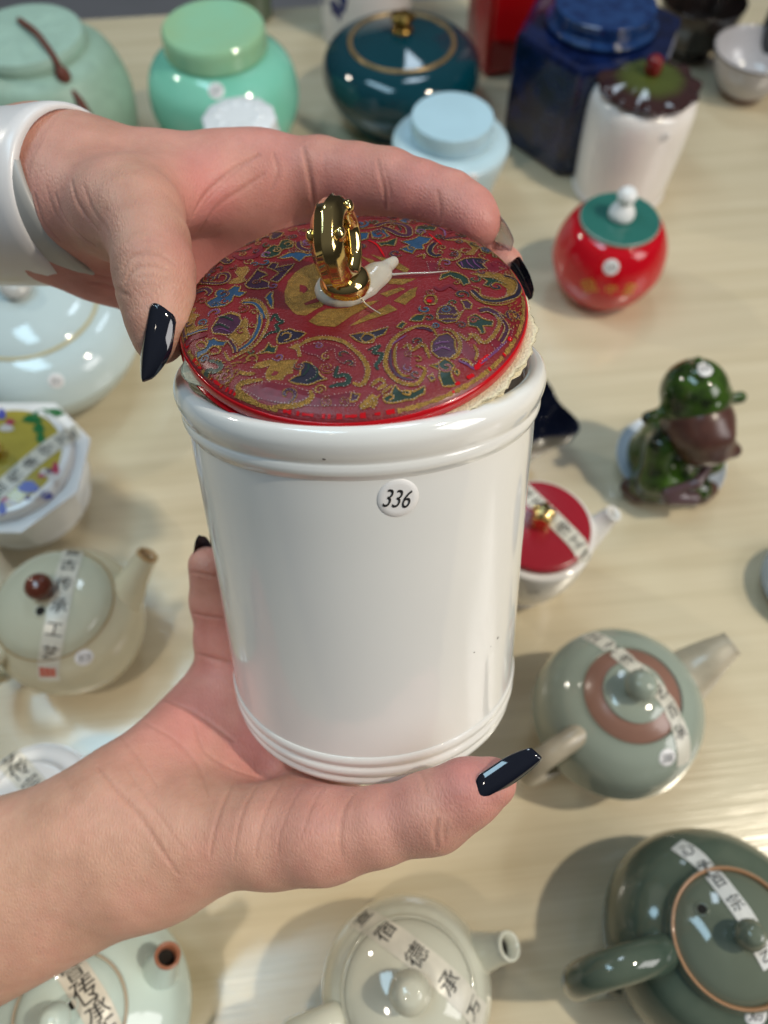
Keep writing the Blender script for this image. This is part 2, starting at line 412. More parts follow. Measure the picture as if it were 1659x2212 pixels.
# canisters at the back
def back_row():
    p = at(792, 62, 0); t = thing('canister', 'white canister painted with blue scrolls behind the teal jar', 'jar', (p.x, p.y, 0))
    r = pxr(104, 60, .04); g = glaze('white_glaze', (226, 222, 222)); bl = mat('cobalt_paint', srgb(40, 50, 110), .2)
    b = part('body', [(0, .001), (r*.9, .001), (r, .006), (r, .06), (r, .11), (r*.98, .118), (r*.5, .122), (0, .122)], g, t)
    V = []; Fc = []
    for k in range(9):
        a0 = math.pi+.05+k*.13; z0 = .066+.010*math.sin(k*1.7)-.003*k; b0 = len(V)
        for s in np.linspace(0, 2*math.pi, 12, endpoint=False):
            a = a0+.10*math.cos(s)*(1+.3*math.sin(3*s)); V.append((r*1.008*math.cos(a), r*1.008*math.sin(a), z0+.010*math.sin(s)*(1+.3*math.cos(2*s+k))))
        Fc.append(tuple(range(b0, b0+12)))
    obj('painted_scrolls', V, Fc, bl, t, kind='stuff')
    p = at(548, 34, 0); t = thing('vase', 'dark olive green vase behind the mint green jar', 'vase', (p.x, p.y, 0))
    r = pxr(52, 0, .06)
    part('body', [(0, .001), (r*.8, .001), (r*.9, .01), (r, .05), (r*.95, .1), (r*.8, .14), (r*.85, .15), (r*.7, .15), (r*.65, .11)], glaze('olive_glaze', (92, 104, 86)), t)
    # red square canister
    p = at(1082, 146, 0); t = thing('canister', 'tall glossy red square canister between teal and navy jars', 'canister', mw=Matrix.Translation((p.x+.005, p.y+.02, 0)) @ Matrix.Rotation(math.radians(14), 4, 'Z'))
    bm = bmesh.new(); bmesh.ops.create_cube(bm, size=1)
    w = pxr(150, 120, .03)
    for v in bm.verts: v.co = Vector((v.co.x*w, v.co.y*w, (v.co.z+.5)*.15+.0005))
    bmesh.ops.bevel(bm, geom=list(bm.edges), offset=.008, segments=4, affect='EDGES', profile=.5)
    me = bpy.data.meshes.new('body'); bm.to_mesh(me); bm.free(); me.materials.append(glaze('red_lacquer', (165, 12, 18), .15))
    for q in me.polygons: q.use_smooth = True
    link(bpy.data.objects.new('body', me), t)
    part('lid', [(w*.38, .150), (w*.40, .152), (w*.40, .16), (w*.36, .163), (0, .164)], glaze('red_lid', (160, 12, 18)), t)
    # navy hexagonal jar
    Hh = .104; p = at(1305, 22, Hh+.012); t = thing('tea_jar', 'navy blue faceted jar with a round flanged lid', 'jar', mw=Matrix.Translation((p.x, p.y, 0)) @ Matrix.Rotation(math.radians(9), 4, 'Z'))
    g = glaze('navy_glaze', (9, 16, 44), rough=.12, col2=(16, 32, 76), vscale=60)
    r = pxr(184, 90, .09)
    bm = bmesh.new()
    prof = [(r*.93, .0008), (r*.97, .004), (r, .02), (r, Hh-.006), (r*.97, Hh-.001), (r*.9, Hh)]
    rings = []
    for q, z in prof:
        rings.append([bm.verts.new((q*math.cos(math.pi/3*k), q*math.sin(math.pi/3*k), z)) for k in range(6)])
    for i in range(len(rings)-1):
        for k in range(6): bm.faces.new((rings[i][k], rings[i][(k+1) % 6], rings[i+1][(k+1) % 6], rings[i+1][k]))
    bm.faces.new(rings[0][::-1]); bm.faces.new(rings[-1])
    ed = [e for e in bm.edges if abs(e.verts[0].co.z-e.verts[1].co.z) > .01]
    bmesh.ops.bevel(bm, geom=ed, offset=.004, segments=3, affect='EDGES', profile=.5)
    me = bpy.data.meshes.new('body'); bm.to_mesh(me); bm.free(); me.materials.append(g); link(bpy.data.objects.new('body', me), t)
    rl = pxr(112, 30, Hh+.01)
    g2 = glaze('navy_lid_glaze', (18, 42, 88), rough=.1, col2=(34, 66, 116), vscale=90)
    part('lid', [(rl*1.0, Hh+.0005), (rl*1.07, Hh+.002), (rl*1.08, Hh+.005), (rl*1.0, Hh+.0065), (rl*.96, Hh+.0075), (rl*.965, Hh+.016), (rl*.93, Hh+.019), (rl*.5, Hh+.0195), (0, Hh+.0195)], g2, t)
    # black cup, grey bowl, dark jar at the far right
    p = at(1522, 0, .055); t = thing('tea_cup', 'black fluted tea cup on a narrow foot at the back', 'cup', (p.x, p.y, 0))
    r = pxr(92, 20, .055); g = glaze('black_glaze', (20, 18, 18), rough=.08, col2=(38, 30, 28), vscale=60)
    part('body', [(0, .001), (r*.50, .001), (r*.52, .009), (r*.7, .018), (r*.9, .038), (r, .055), (r*.97, .0555), (r*.86, .04), (r*.6, .018), (0, .012)], g, t, rmod=lambda a, i, q, z: 1+.012*math.cos(22*a))
    p = at(1640, 108, .046); t = thing('tea_bowl', 'pale grey open bowl with a dark rim line at the table corner', 'bowl', (p.x, p.y, 0))
    r = pxr(94, 110, .046); g = glaze('pale_grey_glaze', (186, 184, 188), rough=.1); g2 = glaze('unglazed_foot', (120, 84, 62), .5)
    part('body', [(r*.42, .007), (r*.55, .008), (r*.85, .026), (r, .046), (r*.985, .0465), (r*.95, .0455), (r*.8, .026), (r*.5, .0125), (0, .011)], g, t)
    part('foot', [(0, .001), (r*.43, .001), (r*.44, .0085), (0, .0085)], g2, t, n=1)
    part('rim_line', [(r*.975, .0463), (r*.99, .0472), (r*1.008, .0465), (r*1.004, .0452)], mat('rim_brown', srgb(86, 78, 76), .3), t)
    p = at(1722, -20, .08); t = thing('vase', 'dark slate vase cut off by the right edge behind the grey bowl', 'vase', (p.x, p.y, 0))
    r = pxr(40, 10, .06); part('body', [(0, .001), (r*.8, .001), (r, .03), (r*.95, .07), (r*.7, .1), (0, .1)], glaze('slate_glaze', (48, 52, 56)), t)
back_row()

# light blue caddy
def caddy():
    Hh = .092; p = at(978, 250, Hh); t = thing('tea_caddy', 'pale sky blue shouldered caddy with flat lid above the index finger', 'jar', (p.x, p.y, 0))
    rl = pxr(90, 250, Hh); r = pxr(127, 310, .07)
    g = glaze('sky_blue_glaze', (196, 222, 232), rough=.08); g2 = glaze('sky_lid_glaze', (182, 216, 232), rough=.1)
    b = part('body', [(0, .001), (r*.6, .001), (r*.64, .004), (r*.76, .02), (r*.9, .045), (r*.99, .062), (r, .067), (r*.98, .0705), (r*.86, .0735), (rl*.96, .0745), (rl*.96, .0745), (rl*.95, .08)], g, t)
    part('lid', [(rl*.97, .0755), (rl, .077), (rl*1.0, .088), (rl*.985, .0912), (rl*.93, Hh), (rl*.5, Hh+.0003), (0, Hh+.0003)], g2, t)
    sticker(t, tree(b), 1017, 388, pxr(15, 385, .04), '331')
    # small white jar behind the hand
    p = at(515, 247, .112); t = thing('lidded_jar', 'small white jar with an embossed lid half hidden behind the upper hand', 'jar', (p.x, p.y, 0))
    r = pxr(80, 250, .112); g = glaze('milk_glaze', (232, 236, 240), rough=.12)
    part('body', [(0, .001), (r*.8, .001), (r*1.05, .03), (r*1.15, .07), (r*1.05, .096), (r*.9, .101)], g, t)
    part('lid', [(r*.9, .1), (r*.99, .102), (r, .107), (r*.95, .1095), (r*.6, .1115), (0, .112)], g, t, rmod=lambda a, i, q, z: 1+.02*math.cos(12*a))
    V = []; Fc = []
    bs = []
    for k in range(10):
        a = k*.628; bs.append(sphere((r*.55*math.cos(a), r*.55*math.sin(a), .111), r*.17, 10, (1, 1, .3)))
    obj('embossed_beads', *merge(*bs), g, t, kind='stuff')
caddy()

# white jar with lotus leaf lid
def jar_lotus():
    Hh = .102; p = at(1404, 172, Hh); t = thing('tea_jar', 'tall white jar with scalloped brown and green leaf lid and red berry knob', 'jar', (p.x, p.y, 0))
    r = pxr(116, 235, .085); rl = pxr(103, 185, Hh)
    b = part('body', [(0, .001), (r*.88, .001), (r*.93, .005), (r*.97, .03), (r*1.0, .06), (r*1.0, .080), (r*.95, .090), (r*.84, .0945), (rl*.8, .0955)], glaze('milk_white_glaze', (238, 234, 232), rough=.07), t)
    m = bpy.data.materials.new('leaf_lid_glaze'); m.use_nodes = True; nt = m.node_tree; bs = nt.nodes['Principled BSDF']
    tc = nt.nodes.new('ShaderNodeTexCoord'); ln = nt.nodes.new('ShaderNodeVectorMath'); ln.operation = 'LENGTH'
    sp = nt.nodes.new('ShaderNodeSeparateXYZ'); cb = nt.nodes.new('ShaderNodeCombineXYZ')
    nt.links.new(tc.outputs['Object'], sp.inputs[0]); nt.links.new(sp.outputs[0], cb.inputs[0]); nt.links.new(sp.outputs[1], cb.inputs[1]); nt.links.new(cb.outputs[0], ln.inputs[0])
    mu = nt.nodes.new('ShaderNodeMath'); mu.operation = 'DIVIDE'; mu.inputs[1].default_value = rl; nt.links.new(ln.outputs['Value'], mu.inputs[0])
    rp = nt.nodes.new('ShaderNodeValToRGB'); e = rp.color_ramp.elements
    e[0].position = .1; e[0].color = (*srgb(78, 88, 40), 1); e[1].position = .8; e[1].color = (*srgb(56, 36, 36), 1); x = e.new(.55); x.color = (*srgb(72, 80, 38), 1)
    nt.links.new(mu.outputs[0], rp.inputs[0]); nt.links.new(rp.outputs[0], bs.inputs['Base Color']); bs.inputs['Roughness'].default_value = .08
    wav = lambda a, i, q, z: 1+(.035*math.cos(11*a)+.012*math.cos(5*a+1))*min(1, q/rl)**4
    V, Fc = lathe(cr([(rl*.85, .0985), (rl*1.05, .0975), (rl*1.08, .0985), (rl*1.0, .1005), (rl*.8, .1025), (rl*.45, .106), (rl*.14, .107), (0, .107)], 6), 110, wav)
    V = [(x, y, z+.0012*math.cos(11*math.atan2(y, x)+.5)*min(1, math.hypot(x, y)/rl)**4) for x, y, z in V]
    l = obj('leaf_lid', V, Fc, m, t)
    k = pxr(18, 150, .11)
    part('berry_knob', [(k*.7, .106), (k*.95, .109), (k*1.0, .115), (k*.85, .1195), (k*.4, .122), (0, .1222)], glaze('berry_glaze', (112, 16, 18), .08), t)
    sticker(t, tree(b), 1436, 297, pxr(13, 297, .06), '315')
jar_lotus()

# small red jar
def jar_red():
    Hh = .073; p = at(1340, 470, Hh); t = thing('tea_jar', 'small round red jar with teal lid, white gourd knob and gold characters', 'jar', (p.x, p.y, 0))
    r = pxr(122, 590, .036); rl = pxr(86, 470, Hh)
    b = part('body', [(0, .001), (r*.58, .001), (r*.64, .003), (r*.86, .014), (r*.985, .03), (r*1.0, .039), (r*.95, .052), (r*.82, .064), (rl*1.03, .069), (rl*.99, .0692)], glaze('cherry_glaze', (196, 10, 30), .06), t)
    part('lid', [(rl*.99, .0685), (rl*1.0, .071), (rl*.985, .0722), (rl*.9, .0727), (rl*.4, .0733), (0, .0736)], glaze('teal_green_glaze', (44, 108, 100), .12), t)
    part('lid_edge', [(rl*.982, .0712), (rl*.992, .0726), (rl*1.008, .0716)], glaze('pale_edge', (180, 190, 180)), t)
    k = pxr(21, 450, .085)
    part('gourd_knob', [(k*.8, .073), (k*1.3, .0745), (k*1.35, .079), (k*1.0, .084), (k*.72, .087), (k*.95, .0905), (k*1.0, .0945), (k*.6, .0985), (0, .0995)], glaze('white_knob_glaze', (236, 238, 240), .1), t)
    tr = tree(b)
    sticker(t, tr, 1320, 578, pxr(17, 578, .05), '310')
    gl = mat('gold_paint', srgb(214, 160, 64), .3, .35)
    for ch, X, Y, s in (('我', 1272, 618, .0135), ('中', 1320, 625, .0105), ('意', 1360, 625, .0125)):
        loc, n = hit(tr, X, Y); up = (-DN-n*(-DN).dot(n)).normalized(); rt = up.cross(n); iv = inv(t); gv, gf = glyphs(ch, s)
        o = []
        for x, y in gv:
            q, nn, i, d = tr.find_nearest(loc+rt*x+up*y); o.append(iv @ (q+(nn if nn.dot(n) > 0 else -nn)*.0003))
        obj('gold_character', o, gf, gl, t)
jar_red()

# teapots
def spout(t, m, path, radii, mrim=None):
    s = obj('spout', *tube(path, radii, 24, cap=False), m, t)
    d = (Vector(path[-1])-Vector(path[-2])).normalized(); r = radii[-1]; e = Vector(path[-1])
    V, Fc = lathe([(r*1.0, -.001), (r*1.06, 0), (r*1.0, .0013), (r*.78, .001), (r*.72, -.006), (r*.6, -.016)], 32)
    q = d.to_track_quat('Z', 'Y')
    obj('spout_rim', [q @ Vector(v)+e for v in V], Fc, mrim or m, s)
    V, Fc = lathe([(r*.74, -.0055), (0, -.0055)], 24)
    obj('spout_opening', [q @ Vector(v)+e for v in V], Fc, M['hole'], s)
def airhole(t, tr, X, Y, r, m):
    l, n = hit(tr, X, Y); iv = inv(t); q = n.to_track_quat('Z', 'Y')
    V, Fc = lathe([(r*1.5, -.0002), (r*1.3, .0006), (r*1.0, .0004), (r*.9, .0002)], 24); o = obj('air_hole', [iv @ (q @ Vector(v)+l) for v in V], Fc, m, t)
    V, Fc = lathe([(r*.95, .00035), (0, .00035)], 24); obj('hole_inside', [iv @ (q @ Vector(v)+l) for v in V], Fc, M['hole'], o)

def pot_beige():
    Hh = .083; p = at(112, 1300, Hh-.012); t = thing('teapot', 'beige celadon teapot with a dark brown knob and printed tape', 'teapot', (p.x, p.y, 0))
    r = pxr(158, 1350, .045); rl = pxr(128, 1300, .07)
    g = glaze('beige_celadon', (206, 198, 170), rough=.07, var=.03); g2 = glaze('beige_lid_celadon', (196, 196, 174), rough=.07, var=.03)
    b = part('body', [(0, .001), (r*.6, .001), (r*.64, .003), (r*.84, .014), (r*.98, .032), (r, .043), (r*.96, .056), (rl*1.03, .0675), (rl*1.0, .068)], g, t)
    part('lid_seam', [(rl*1.0, .0665), (rl*1.025, .0688), (rl*1.0, .0692), (rl*.985, .0680)], glaze('bare_clay', (160, 136, 96), .45), t)
    l = part('lid', [(rl*.99, .0675), (rl*.985, .0695), (rl*.85, .0755), (rl*.5, .0815), (0, .0835)], g2, t)
    k = at(78, 1254, .092); iv = inv(t); kl = iv @ Vector((k.x, k.y, 0)); kr = pxr(30, 1254, .09)
    V, Fc = lathe(cr(knobv(kr, .0825, .014, .8), 5), 40); obj('knob', [(v[0]+kl.x*.3, v[1]+kl.y*.3, v[2]) for v in V], Fc, glaze('brown_knob', (104, 52, 38), .12), t)
    tr = tree(b, l)
    airhole(t, tr, 88, 1320, pxr(11, 1320, .08), g2)
    W_ = lambda X, Y, z: iv @ at(X, Y, z)
    spout(t, g, [W_(225, 1330, .046), W_(268, 1285, .055), W_(292, 1245, .066), W_(318, 1200, .076)], [.0185, .0125, .0082, .0062], glaze('bare_rim', (176, 140, 92), .4))
    obj('handle', *tube([W_(30, 1390, .060), W_(-30, 1440, .066), W_(-60, 1480, .045), W_(0, 1460, .02), W_(35, 1440, .02)], [.005]*5, 14), g, t)
    tape(t, tr, [(162, 1184), (142, 1245), (128, 1310), (114, 1380), (104, 1440), (108, 1470)], pxr(44, 1330, .07), '宣古传承工艺 ', seal=.93)
    sticker(t, tr, 182, 1421, pxr(19, 1421, .05), '313', .15)
pot_beige()

def pot_green():
    Hh = .078; p = at(1366, 1500, Hh); t = thing('teapot', 'grey green crackle teapot with brown ringed lid and a beige spout', 'teapot', (p.x, p.y, 0))
    r = pxr(178, 1530, .045); rl = pxr(105, 1493, Hh)
    g = glaze('grey_green_glaze', (150, 160, 148), rough=.09, var=.04); br = glaze('brown_clay', (140, 104, 90), .3, var=.08); be = glaze('beige_clay', (176, 166, 146), .35, var=.16, vscale=60)
    b = part('body', [(0, .001), (r*.55, .001), (r*.58, .003), (r*.84, .018), (r*.99, .038), (r, .046), (r*.93, .062), (r*.78, .072), (rl*1.06, .0775), (rl*1.02, .0785), (rl*.98, .0765)], g, t)
    l = part('lid', [(rl*.99, .0765), (rl*.97, .0778), (rl*.8, .0805), (rl*.64, .0822), (rl*.62, .0828)], br, t)
    l2 = part('lid_centre', [(rl*.635, .0820), (rl*.625, .0832), (rl*.4, .0852), (0, .0865)], g, t)
    iv = inv(t); W_ = lambda X, Y, z: iv @ at(X, Y, z)
    kr = pxr(35, 1475, .095); part('knob', knobv(kr, .0855, .0165, .55), g, t)
    tr = tree(b, l, l2)
    spout(t, be, [W_(1440, 1490, .048), W_(1492, 1452, .056), W_(1535, 1420, .064), W_(1578, 1392, .070)], [.018, .0145, .0108, .0072])
    obj('handle', *tube([W_(1290, 1556, .064), W_(1235, 1596, .070), W_(1172, 1640, .066), W_(1140, 1674, .045), W_(1195, 1655, .022), W_(1255, 1625, .022)], [.0062]*6, 16), be, t)
    tape(t, tr, [(1272, 1372), (1310, 1392), (1352, 1425), (1400, 1468), (1438, 1512), (1462, 1562), (1476, 1610), (1475, 1650)], pxr(38, 1500, .08), '工宗传匠艺百承 ')
    sticker(t, tr, 1442, 1637, pxr(19, 1637, .05), '300', .1)
pot_green()

def pot_dark():
    Hh = .072; p = at(1586, 2022, Hh); t = thing('teapot', 'dark green teapot with a copper lid ring, side handle and 305 sticker', 'teapot', (p.x, p.y, 0))
    r = pxr(222, 2030, .04); rl = pxr(132, 2010, Hh)
    g = glaze('deep_green_glaze', (92, 102, 88), rough=.06, col2=(62, 78, 68), vscale=22); g2 = glaze('deep_lid_glaze', (102, 110, 96), rough=.05, var=.05); cp = glaze('copper_edge', (160, 118, 84), .3)
    b = part('body', [(0, .001), (r*.6, .001), (r*.64, .003), (r*.86, .014), (r*.99, .032), (r, .04), (r*.95, .053), (r*.82, .064), (rl*1.12, .0695), (rl*1.06, .0735), (rl*1.04, .074)], g, t)
    cr_ = part('copper_ring', [(rl*1.045, .0725), (rl*1.03, .0748), (rl*.985, .0742), (rl*.97, .072)], cp, t)
    l = part('lid', [(rl*.99, .0705), (rl*.96, .0728), (rl*.8, .0765), (rl*.45, .0805), (0, .082)], g2, t)
    kr = pxr(33, 2005, .095); part('knob', knobv(kr, .0810, .0165, .6), g2, t)
    tr = tree(b, l, cr_); iv = inv(t); W_ = lambda X, Y, z: iv @ at(X, Y, z)
    airhole(t, tr, 1516, 1964, pxr(11, 1964, .085), g2)
    obj('handle', *tube([W_(1450, 2050, .060), W_(1400, 2068, .0745), W_(1320, 2092, .078), W_(1262, 2112, .068), W_(1252, 2125, .045), W_(1310, 2120, .022), W_(1400, 2110, .020)], [.0085, .0085, .0082, .008, .008, .008, .009], 18), g, t)
    spout(t, g, [W_(1740, 1960, .045), W_(1800, 1930, .056), W_(1850, 1905, .068), W_(1880, 1890, .074)], [.016, .0115, .0085, .0068])
    tape(t, tr, [(1462, 1825), (1500, 1850), (1540, 1890), (1580, 1940), (1612, 1985), (1634, 2030), (1664, 2085)], pxr(42, 1950, .085), '心承百宗守艺', off=.0006, m=mat('white_tape', (.66, .66, .64), .35, var=.1, vscale=120, alpha=.9))
    sticker(t, tr, 1633, 2194, pxr(24, 2190, .05), '305', -.05)
pot_dark()

def pot_pale():
    Hh = .075; p = at(882, 2140, Hh); t = thing('teapot', 'pale grey translucent looking teapot at the bottom middle of the table', 'teapot', (p.x, p.y, 0))
    r = pxr(182, 2110, .04); rl = pxr(140, 2130, Hh)
    g = glaze('pale_grey_celadon', (200, 200, 184), rough=.05, var=.03)
    b = part('body', [(0, .001), (r*.6, .001), (r*.64, .003), (r*.86, .014), (r*.99, .032), (r, .04), (r*.96, .053), (r*.86, .065), (rl*1.06, .0705), (rl*1.03, .0735), (rl*1.0, .074)], g, t)
    l = part('lid', [(rl*1.0, .0715), (rl*.985, .0738), (rl*.85, .078), (rl*.5, .0825), (0, .0842)], g, t)
    kr = pxr(46, 2145, .10); part('knob', knobv(kr, .0832, .021, .6), g, t)
    tr = tree(b, l); iv = inv(t); W_ = lambda X, Y, z: iv @ at(X, Y, z)
    spout(t, g, [W_(985, 2085, .048), W_(1028, 2062, .054), W_(1062, 2052, .062), W_(1098, 2044, .071)], [.0165, .0105, .0078, .0064])
    obj('handle', *tube([W_(765, 2180, .058), W_(700, 2215, .07), W_(640, 2235, .062), W_(650, 2230, .03), W_(740, 2200, .022)], [.0075]*5, 16), g, t)
    tape(t, tr, [(772, 1978), (830, 2012), (890, 2056), (950, 2105), (1000, 2152), (1040, 2200)], pxr(58, 2080, .085), '宣宿德承万')
pot_pale()

def pot_celadon():
    Hh = .072; p = at(150, 2195, Hh); t = thing('teapot', 'pale celadon teapot with copper edged spout under the forearm', 'teapot', (p.x, p.y, 0))
    r = pxr(205, 2150, .04); rl = pxr(120, 2195, Hh)
    g = glaze('celadon_glaze', (196, 214, 208), rough=.06, var=.03); cp = glaze('copper_lip', (150, 100, 76), .3)
    b = part('body', [(0, .001), (r*.62, .001), (r*.66, .003), (r*.88, .016), (r*1.0, .034), (r*.98, .046), (r*.88, .060), (rl*1.1, .0695), (rl*1.03, .071)], g, t)
    part('lid_seam', [(rl*1.03, .0700), (rl*1.035, .0720), (rl*.99, .0722), (rl*.985, .070)], glaze('seam_clay', (170, 156, 136), .4), t)
    l = part('lid', [(rl*.99, .0695), (rl*.97, .0722), (rl*.8, .077), (rl*.45, .0805), (0, .082)], g, t)
    kr = pxr(34, 2200, .095); part('knob', knobv(kr, .081, .016, .6), g, t)
    tr = tree(b, l); iv = inv(t); W_ = lambda X, Y, z: iv @ at(X, Y, z)
    spout(t, g, [W_(305, 2130, .040), W_(335, 2108, .052), W_(352, 2085, .066), W_(362, 2064, .080)], [.016, .0112, .0076, .0056], cp)
    airhole(t, tr, 157, 2170, pxr(10, 2170, .08), g)
    tape(t, tr, [(150, 2085), (175, 2125), (200, 2165), (222, 2205), (240, 2245)], pxr(64, 2160, .08), '宣传承正')
pot_celadon()

def pot_blue():
    Hh = .070; p = at(58, 662, Hh); t = thing('teapot', 'large pale blue round pot with gilt lid line under the upper wrist', 'teapot', (p.x, p.y, 0))
    r = pxr(215, 745, .04); rl = pxr(148, 662, Hh)
    g = glaze('ice_blue_glaze', (198, 214, 216), rough=.06, var=.03)
    b = part('body', [(0, .001), (r*.55, .001), (r*.6, .004), (r*.84, .018), (r*.98, .036), (r, .043), (r*.94, .057), (r*.82, .066), (rl*1.02, .0695)], g, t)
    part('gilt_line', [(rl*1.03, .0685), (rl*1.03, .0705), (rl*.99, .071), (rl*.985, .0695)], glaze('gilt', (190, 180, 140), .3), t)
    l = part('lid', [(rl*.99, .0692), (rl*.975, .0715), (rl*.8, .077), (rl*.45, .0815), (0, .0835)], g, t)
    part('knob', knobv(pxr(34, 620, .09), .0825, .013, .7), glaze('knob_grey', (190, 188, 184)), t)
    sticker(t, tree(b), 121, 823, pxr(16, 823, .045), '321')
pot_blue()

def pot_redlid():
    Hh = .076; p = at(1166, 1132, Hh); t = thing('teapot', 'white teapot with flat red lid and gold knob right of the big jar', 'teapot', (p.x, p.y, 0))
    rl = pxr(112, 1132, Hh); r = pxr(124, 1190, .06)
    g = glaze('bone_white', (226, 222, 216), rough=.08); rd = glaze('crimson_lid', (150, 28, 42), .22, var=.03)
    b = part('body', [(0, .001), (r*.6, .001), (r*.62, .004), (r*.82, .02), (r*.96, .042), (r, .06), (r*1.0, .068), (r*.97, .0705), (rl*1.0, .071)], g, t)
    l = part('lid', [(rl*.99, .0705), (rl*1.0, .073), (rl*.98, .0752), (rl*.9, .0762), (rl*.5, .0775), (0, .078)], rd, t)
    k = pxr(22, 1100, .09); part('knob', [(k*.9, .0775), (k*1.0, .079), (k*.8, .083), (k*1.1, .087), (k*.9, .092), (0, .0945)], M['gold'], t, rmod=lambda a, i, q, z: 1+.14*math.cos(5*a))
    tr = tree(b, l); iv = inv(t); W_ = lambda X, Y, z: iv @ at(X, Y, z)
    spout(t, g, [W_(1262, 1160, .055), W_(1290, 1138, .062), W_(1308, 1122, .068), W_(1324, 1110, .074)], [.010, .0078, .0062, .0052])
    tape(t, tr, [(1100, 1030), (1150, 1078), (1200, 1126), (1240, 1166), (1258, 1192), (1262, 1215)], pxr(40, 1130, .076), '宣古承传工艺')
    loc, n = hit(tr, 1152, 1279)
    if loc is not None:
        up = (-DN-n*(-DN).dot(n)).normalized(); rt = up.cross(n); gv, gf = glyphs('318', .0062, .8, .1)
        obj('printed_number', [iv @ (tr.find_nearest(loc+rt*x+up*y)[0]+n*.0004) for x, y in gv], gf, mat('grey_print', (.2, .2, .2), .5), t)
pot_redlid()

def pot_edge():
    p = at(1752, 1262, .012); t = thing('dish', 'low slate grey dish at the right edge, a pot flattened to shorten its shadow', 'dish', (p.x, p.y, 0))  # edge pot shaped as a low dish to keep its shadow short
    r = pxr(106, 1262, .012); part('body', [(0, .001), (r*.6, .001), (r*.9, .006), (r, .012), (r*.97, .0135), (r*.85, .009), (r*.5, .005), (0, .005)], glaze('slate_blue_glaze', (112, 122, 126)), t)
pot_edge()

# faceted white cup with painted lid
def cup_painted():
    Hh = .066; p = at(2, 988, Hh); t = thing('lidded_cup', 'white faceted cup with a painted yellow floral lid at the left edge', 'cup', (p.x, p.y, 0))
    rl = pxr(128, 985, Hh); r = pxr(172, 985, .055)
    g = glaze('cup_white', (232, 232, 232), rough=.09)
    oc = lambda a, i, q, z: (.965/max(math.cos(((a+.39) % (math.pi/4))-math.pi/8), .1)) if z > .02 else 1
    b = part('body', [(0, .001), (r*.5, .001), (r*.53, .005), (r*.74, .012), (r*.83, .03), (r*.88, .05), (r*.98, .054), (r*1.0, .0565), (r*.97, .0580), (r*.80, .0565), (r*.78, .05)], g, t, rmod=oc, seg=96)
    lr_ = part('lid_rim', [(rl*1.14, .0565), (rl*1.16, .06), (rl*1.12, .0645), (rl*1.02, .0655), (rl*.98, .065)], g, t)
    yl = mat('mustard_enamel', srgb(176, 160, 66), .2, var=.10, vscale=60, coat=.3)
    l = part('painted_lid', [(rl*1.0, .0652), (rl*.97, .0658), (rl*.6, .068), (0, .0695)], yl, t)
    tr = tree(l, b, lr_); iv = inv(t)
    cols = dict(g=mat('leaf_paint', srgb(34, 110, 56), .3), b=mat('blue_paint', srgb(76, 84, 170), .3), r=mat('rose_paint', srgb(170, 50, 80), .3), w=mat('white_paint', srgb(206, 200, 196), .3), v=mat('violet_paint', srgb(90, 60, 90), .3))
    blobs = [('g', [(70, 905, 20, 10), (95, 895, 24, 12), (118, 892, 20, 9), (84, 925, 12, 12), (88, 945, 9, 14)]), ('b', [(4, 895, 9, 12), (62, 1052, 22, 13), (120, 1060, 0, 0), (100, 1070, 13, 9), (5, 1098, 9, 14), (20, 1045, 18, 10)]),
             ('r', [(22, 912, 10, 7), (158-40, 1006, 0, 0), (120, 1012, 8, 14), (12, 1080, 9, 7), (90, 1028, 8, 5)]), ('w', [(14, 925, 16, 8), (116, 1030, 14, 8), (122, 1045, 7, 10), (90, 1110, 0, 0), (86, 1078, 12, 7), (96, 1020, 10, 8), (24, 1085, 14, 6)]), ('v', [(106, 1018, 8, 6), (60, 1075, 7, 6)])]
    for c, L in blobs:
        for X, Y, a, bq in L:
            if a == 0: continue
            pts = []
            for q in np.linspace(0, 2*math.pi, 14, endpoint=False):
                l_, n_ = hit(tr, X+a*math.cos(q)*(1+.2*math.sin(3*q)), Y+bq*math.sin(q))
                if l_ is not None: pts.append(iv @ (l_+n_*.0004))
            if len(pts) == 14: obj('painted_petal' if c != 'g' else 'painted_leaf', pts, [tuple(range(14))], cols[c], l)
    part('knob', knobv(pxr(18, 960, .08), .069, .014, .6), M['gold'], t)
    tape(t, tr, [(-20, 1075), (20, 1040), (60, 1005), (100, 972), (135, 948), (158, 935), (172, 930)], pxr(40, 1000, .07), '宣传承守艺工')
    # white lidded cup at the lower left
    p = at(62, 1740, .066); t = thing('lidded_cup', 'plain white lidded cup with taped lid above the forearm', 'cup', (p.x, p.y, 0))
    r = pxr(136, 1740, .06); b = part('body', [(0, .001), (r*.5, .001), (r*.55, .006), (r*.82, .025), (r*.98, .05), (r*1.02, .058), (r*.98, .059)], g, t)
    l = part('lid', [(r*.96, .058), (r*.98, .0595), (r*.9, .0615), (r*.74, .063), (r*.66, .0665), (r*.6, .067), (r*.3, .0665), (0, .0665)], g, t)
    part('knob', knobv(pxr(26, 1750, .075), .066, .012, .7), g, t)
    tape(t, tree(b, l), [(-10, 1610), (22, 1642), (52, 1674), (80, 1708), (110, 1748)], pxr(52, 1660, .066), '艺传宗古')
cup_painted()

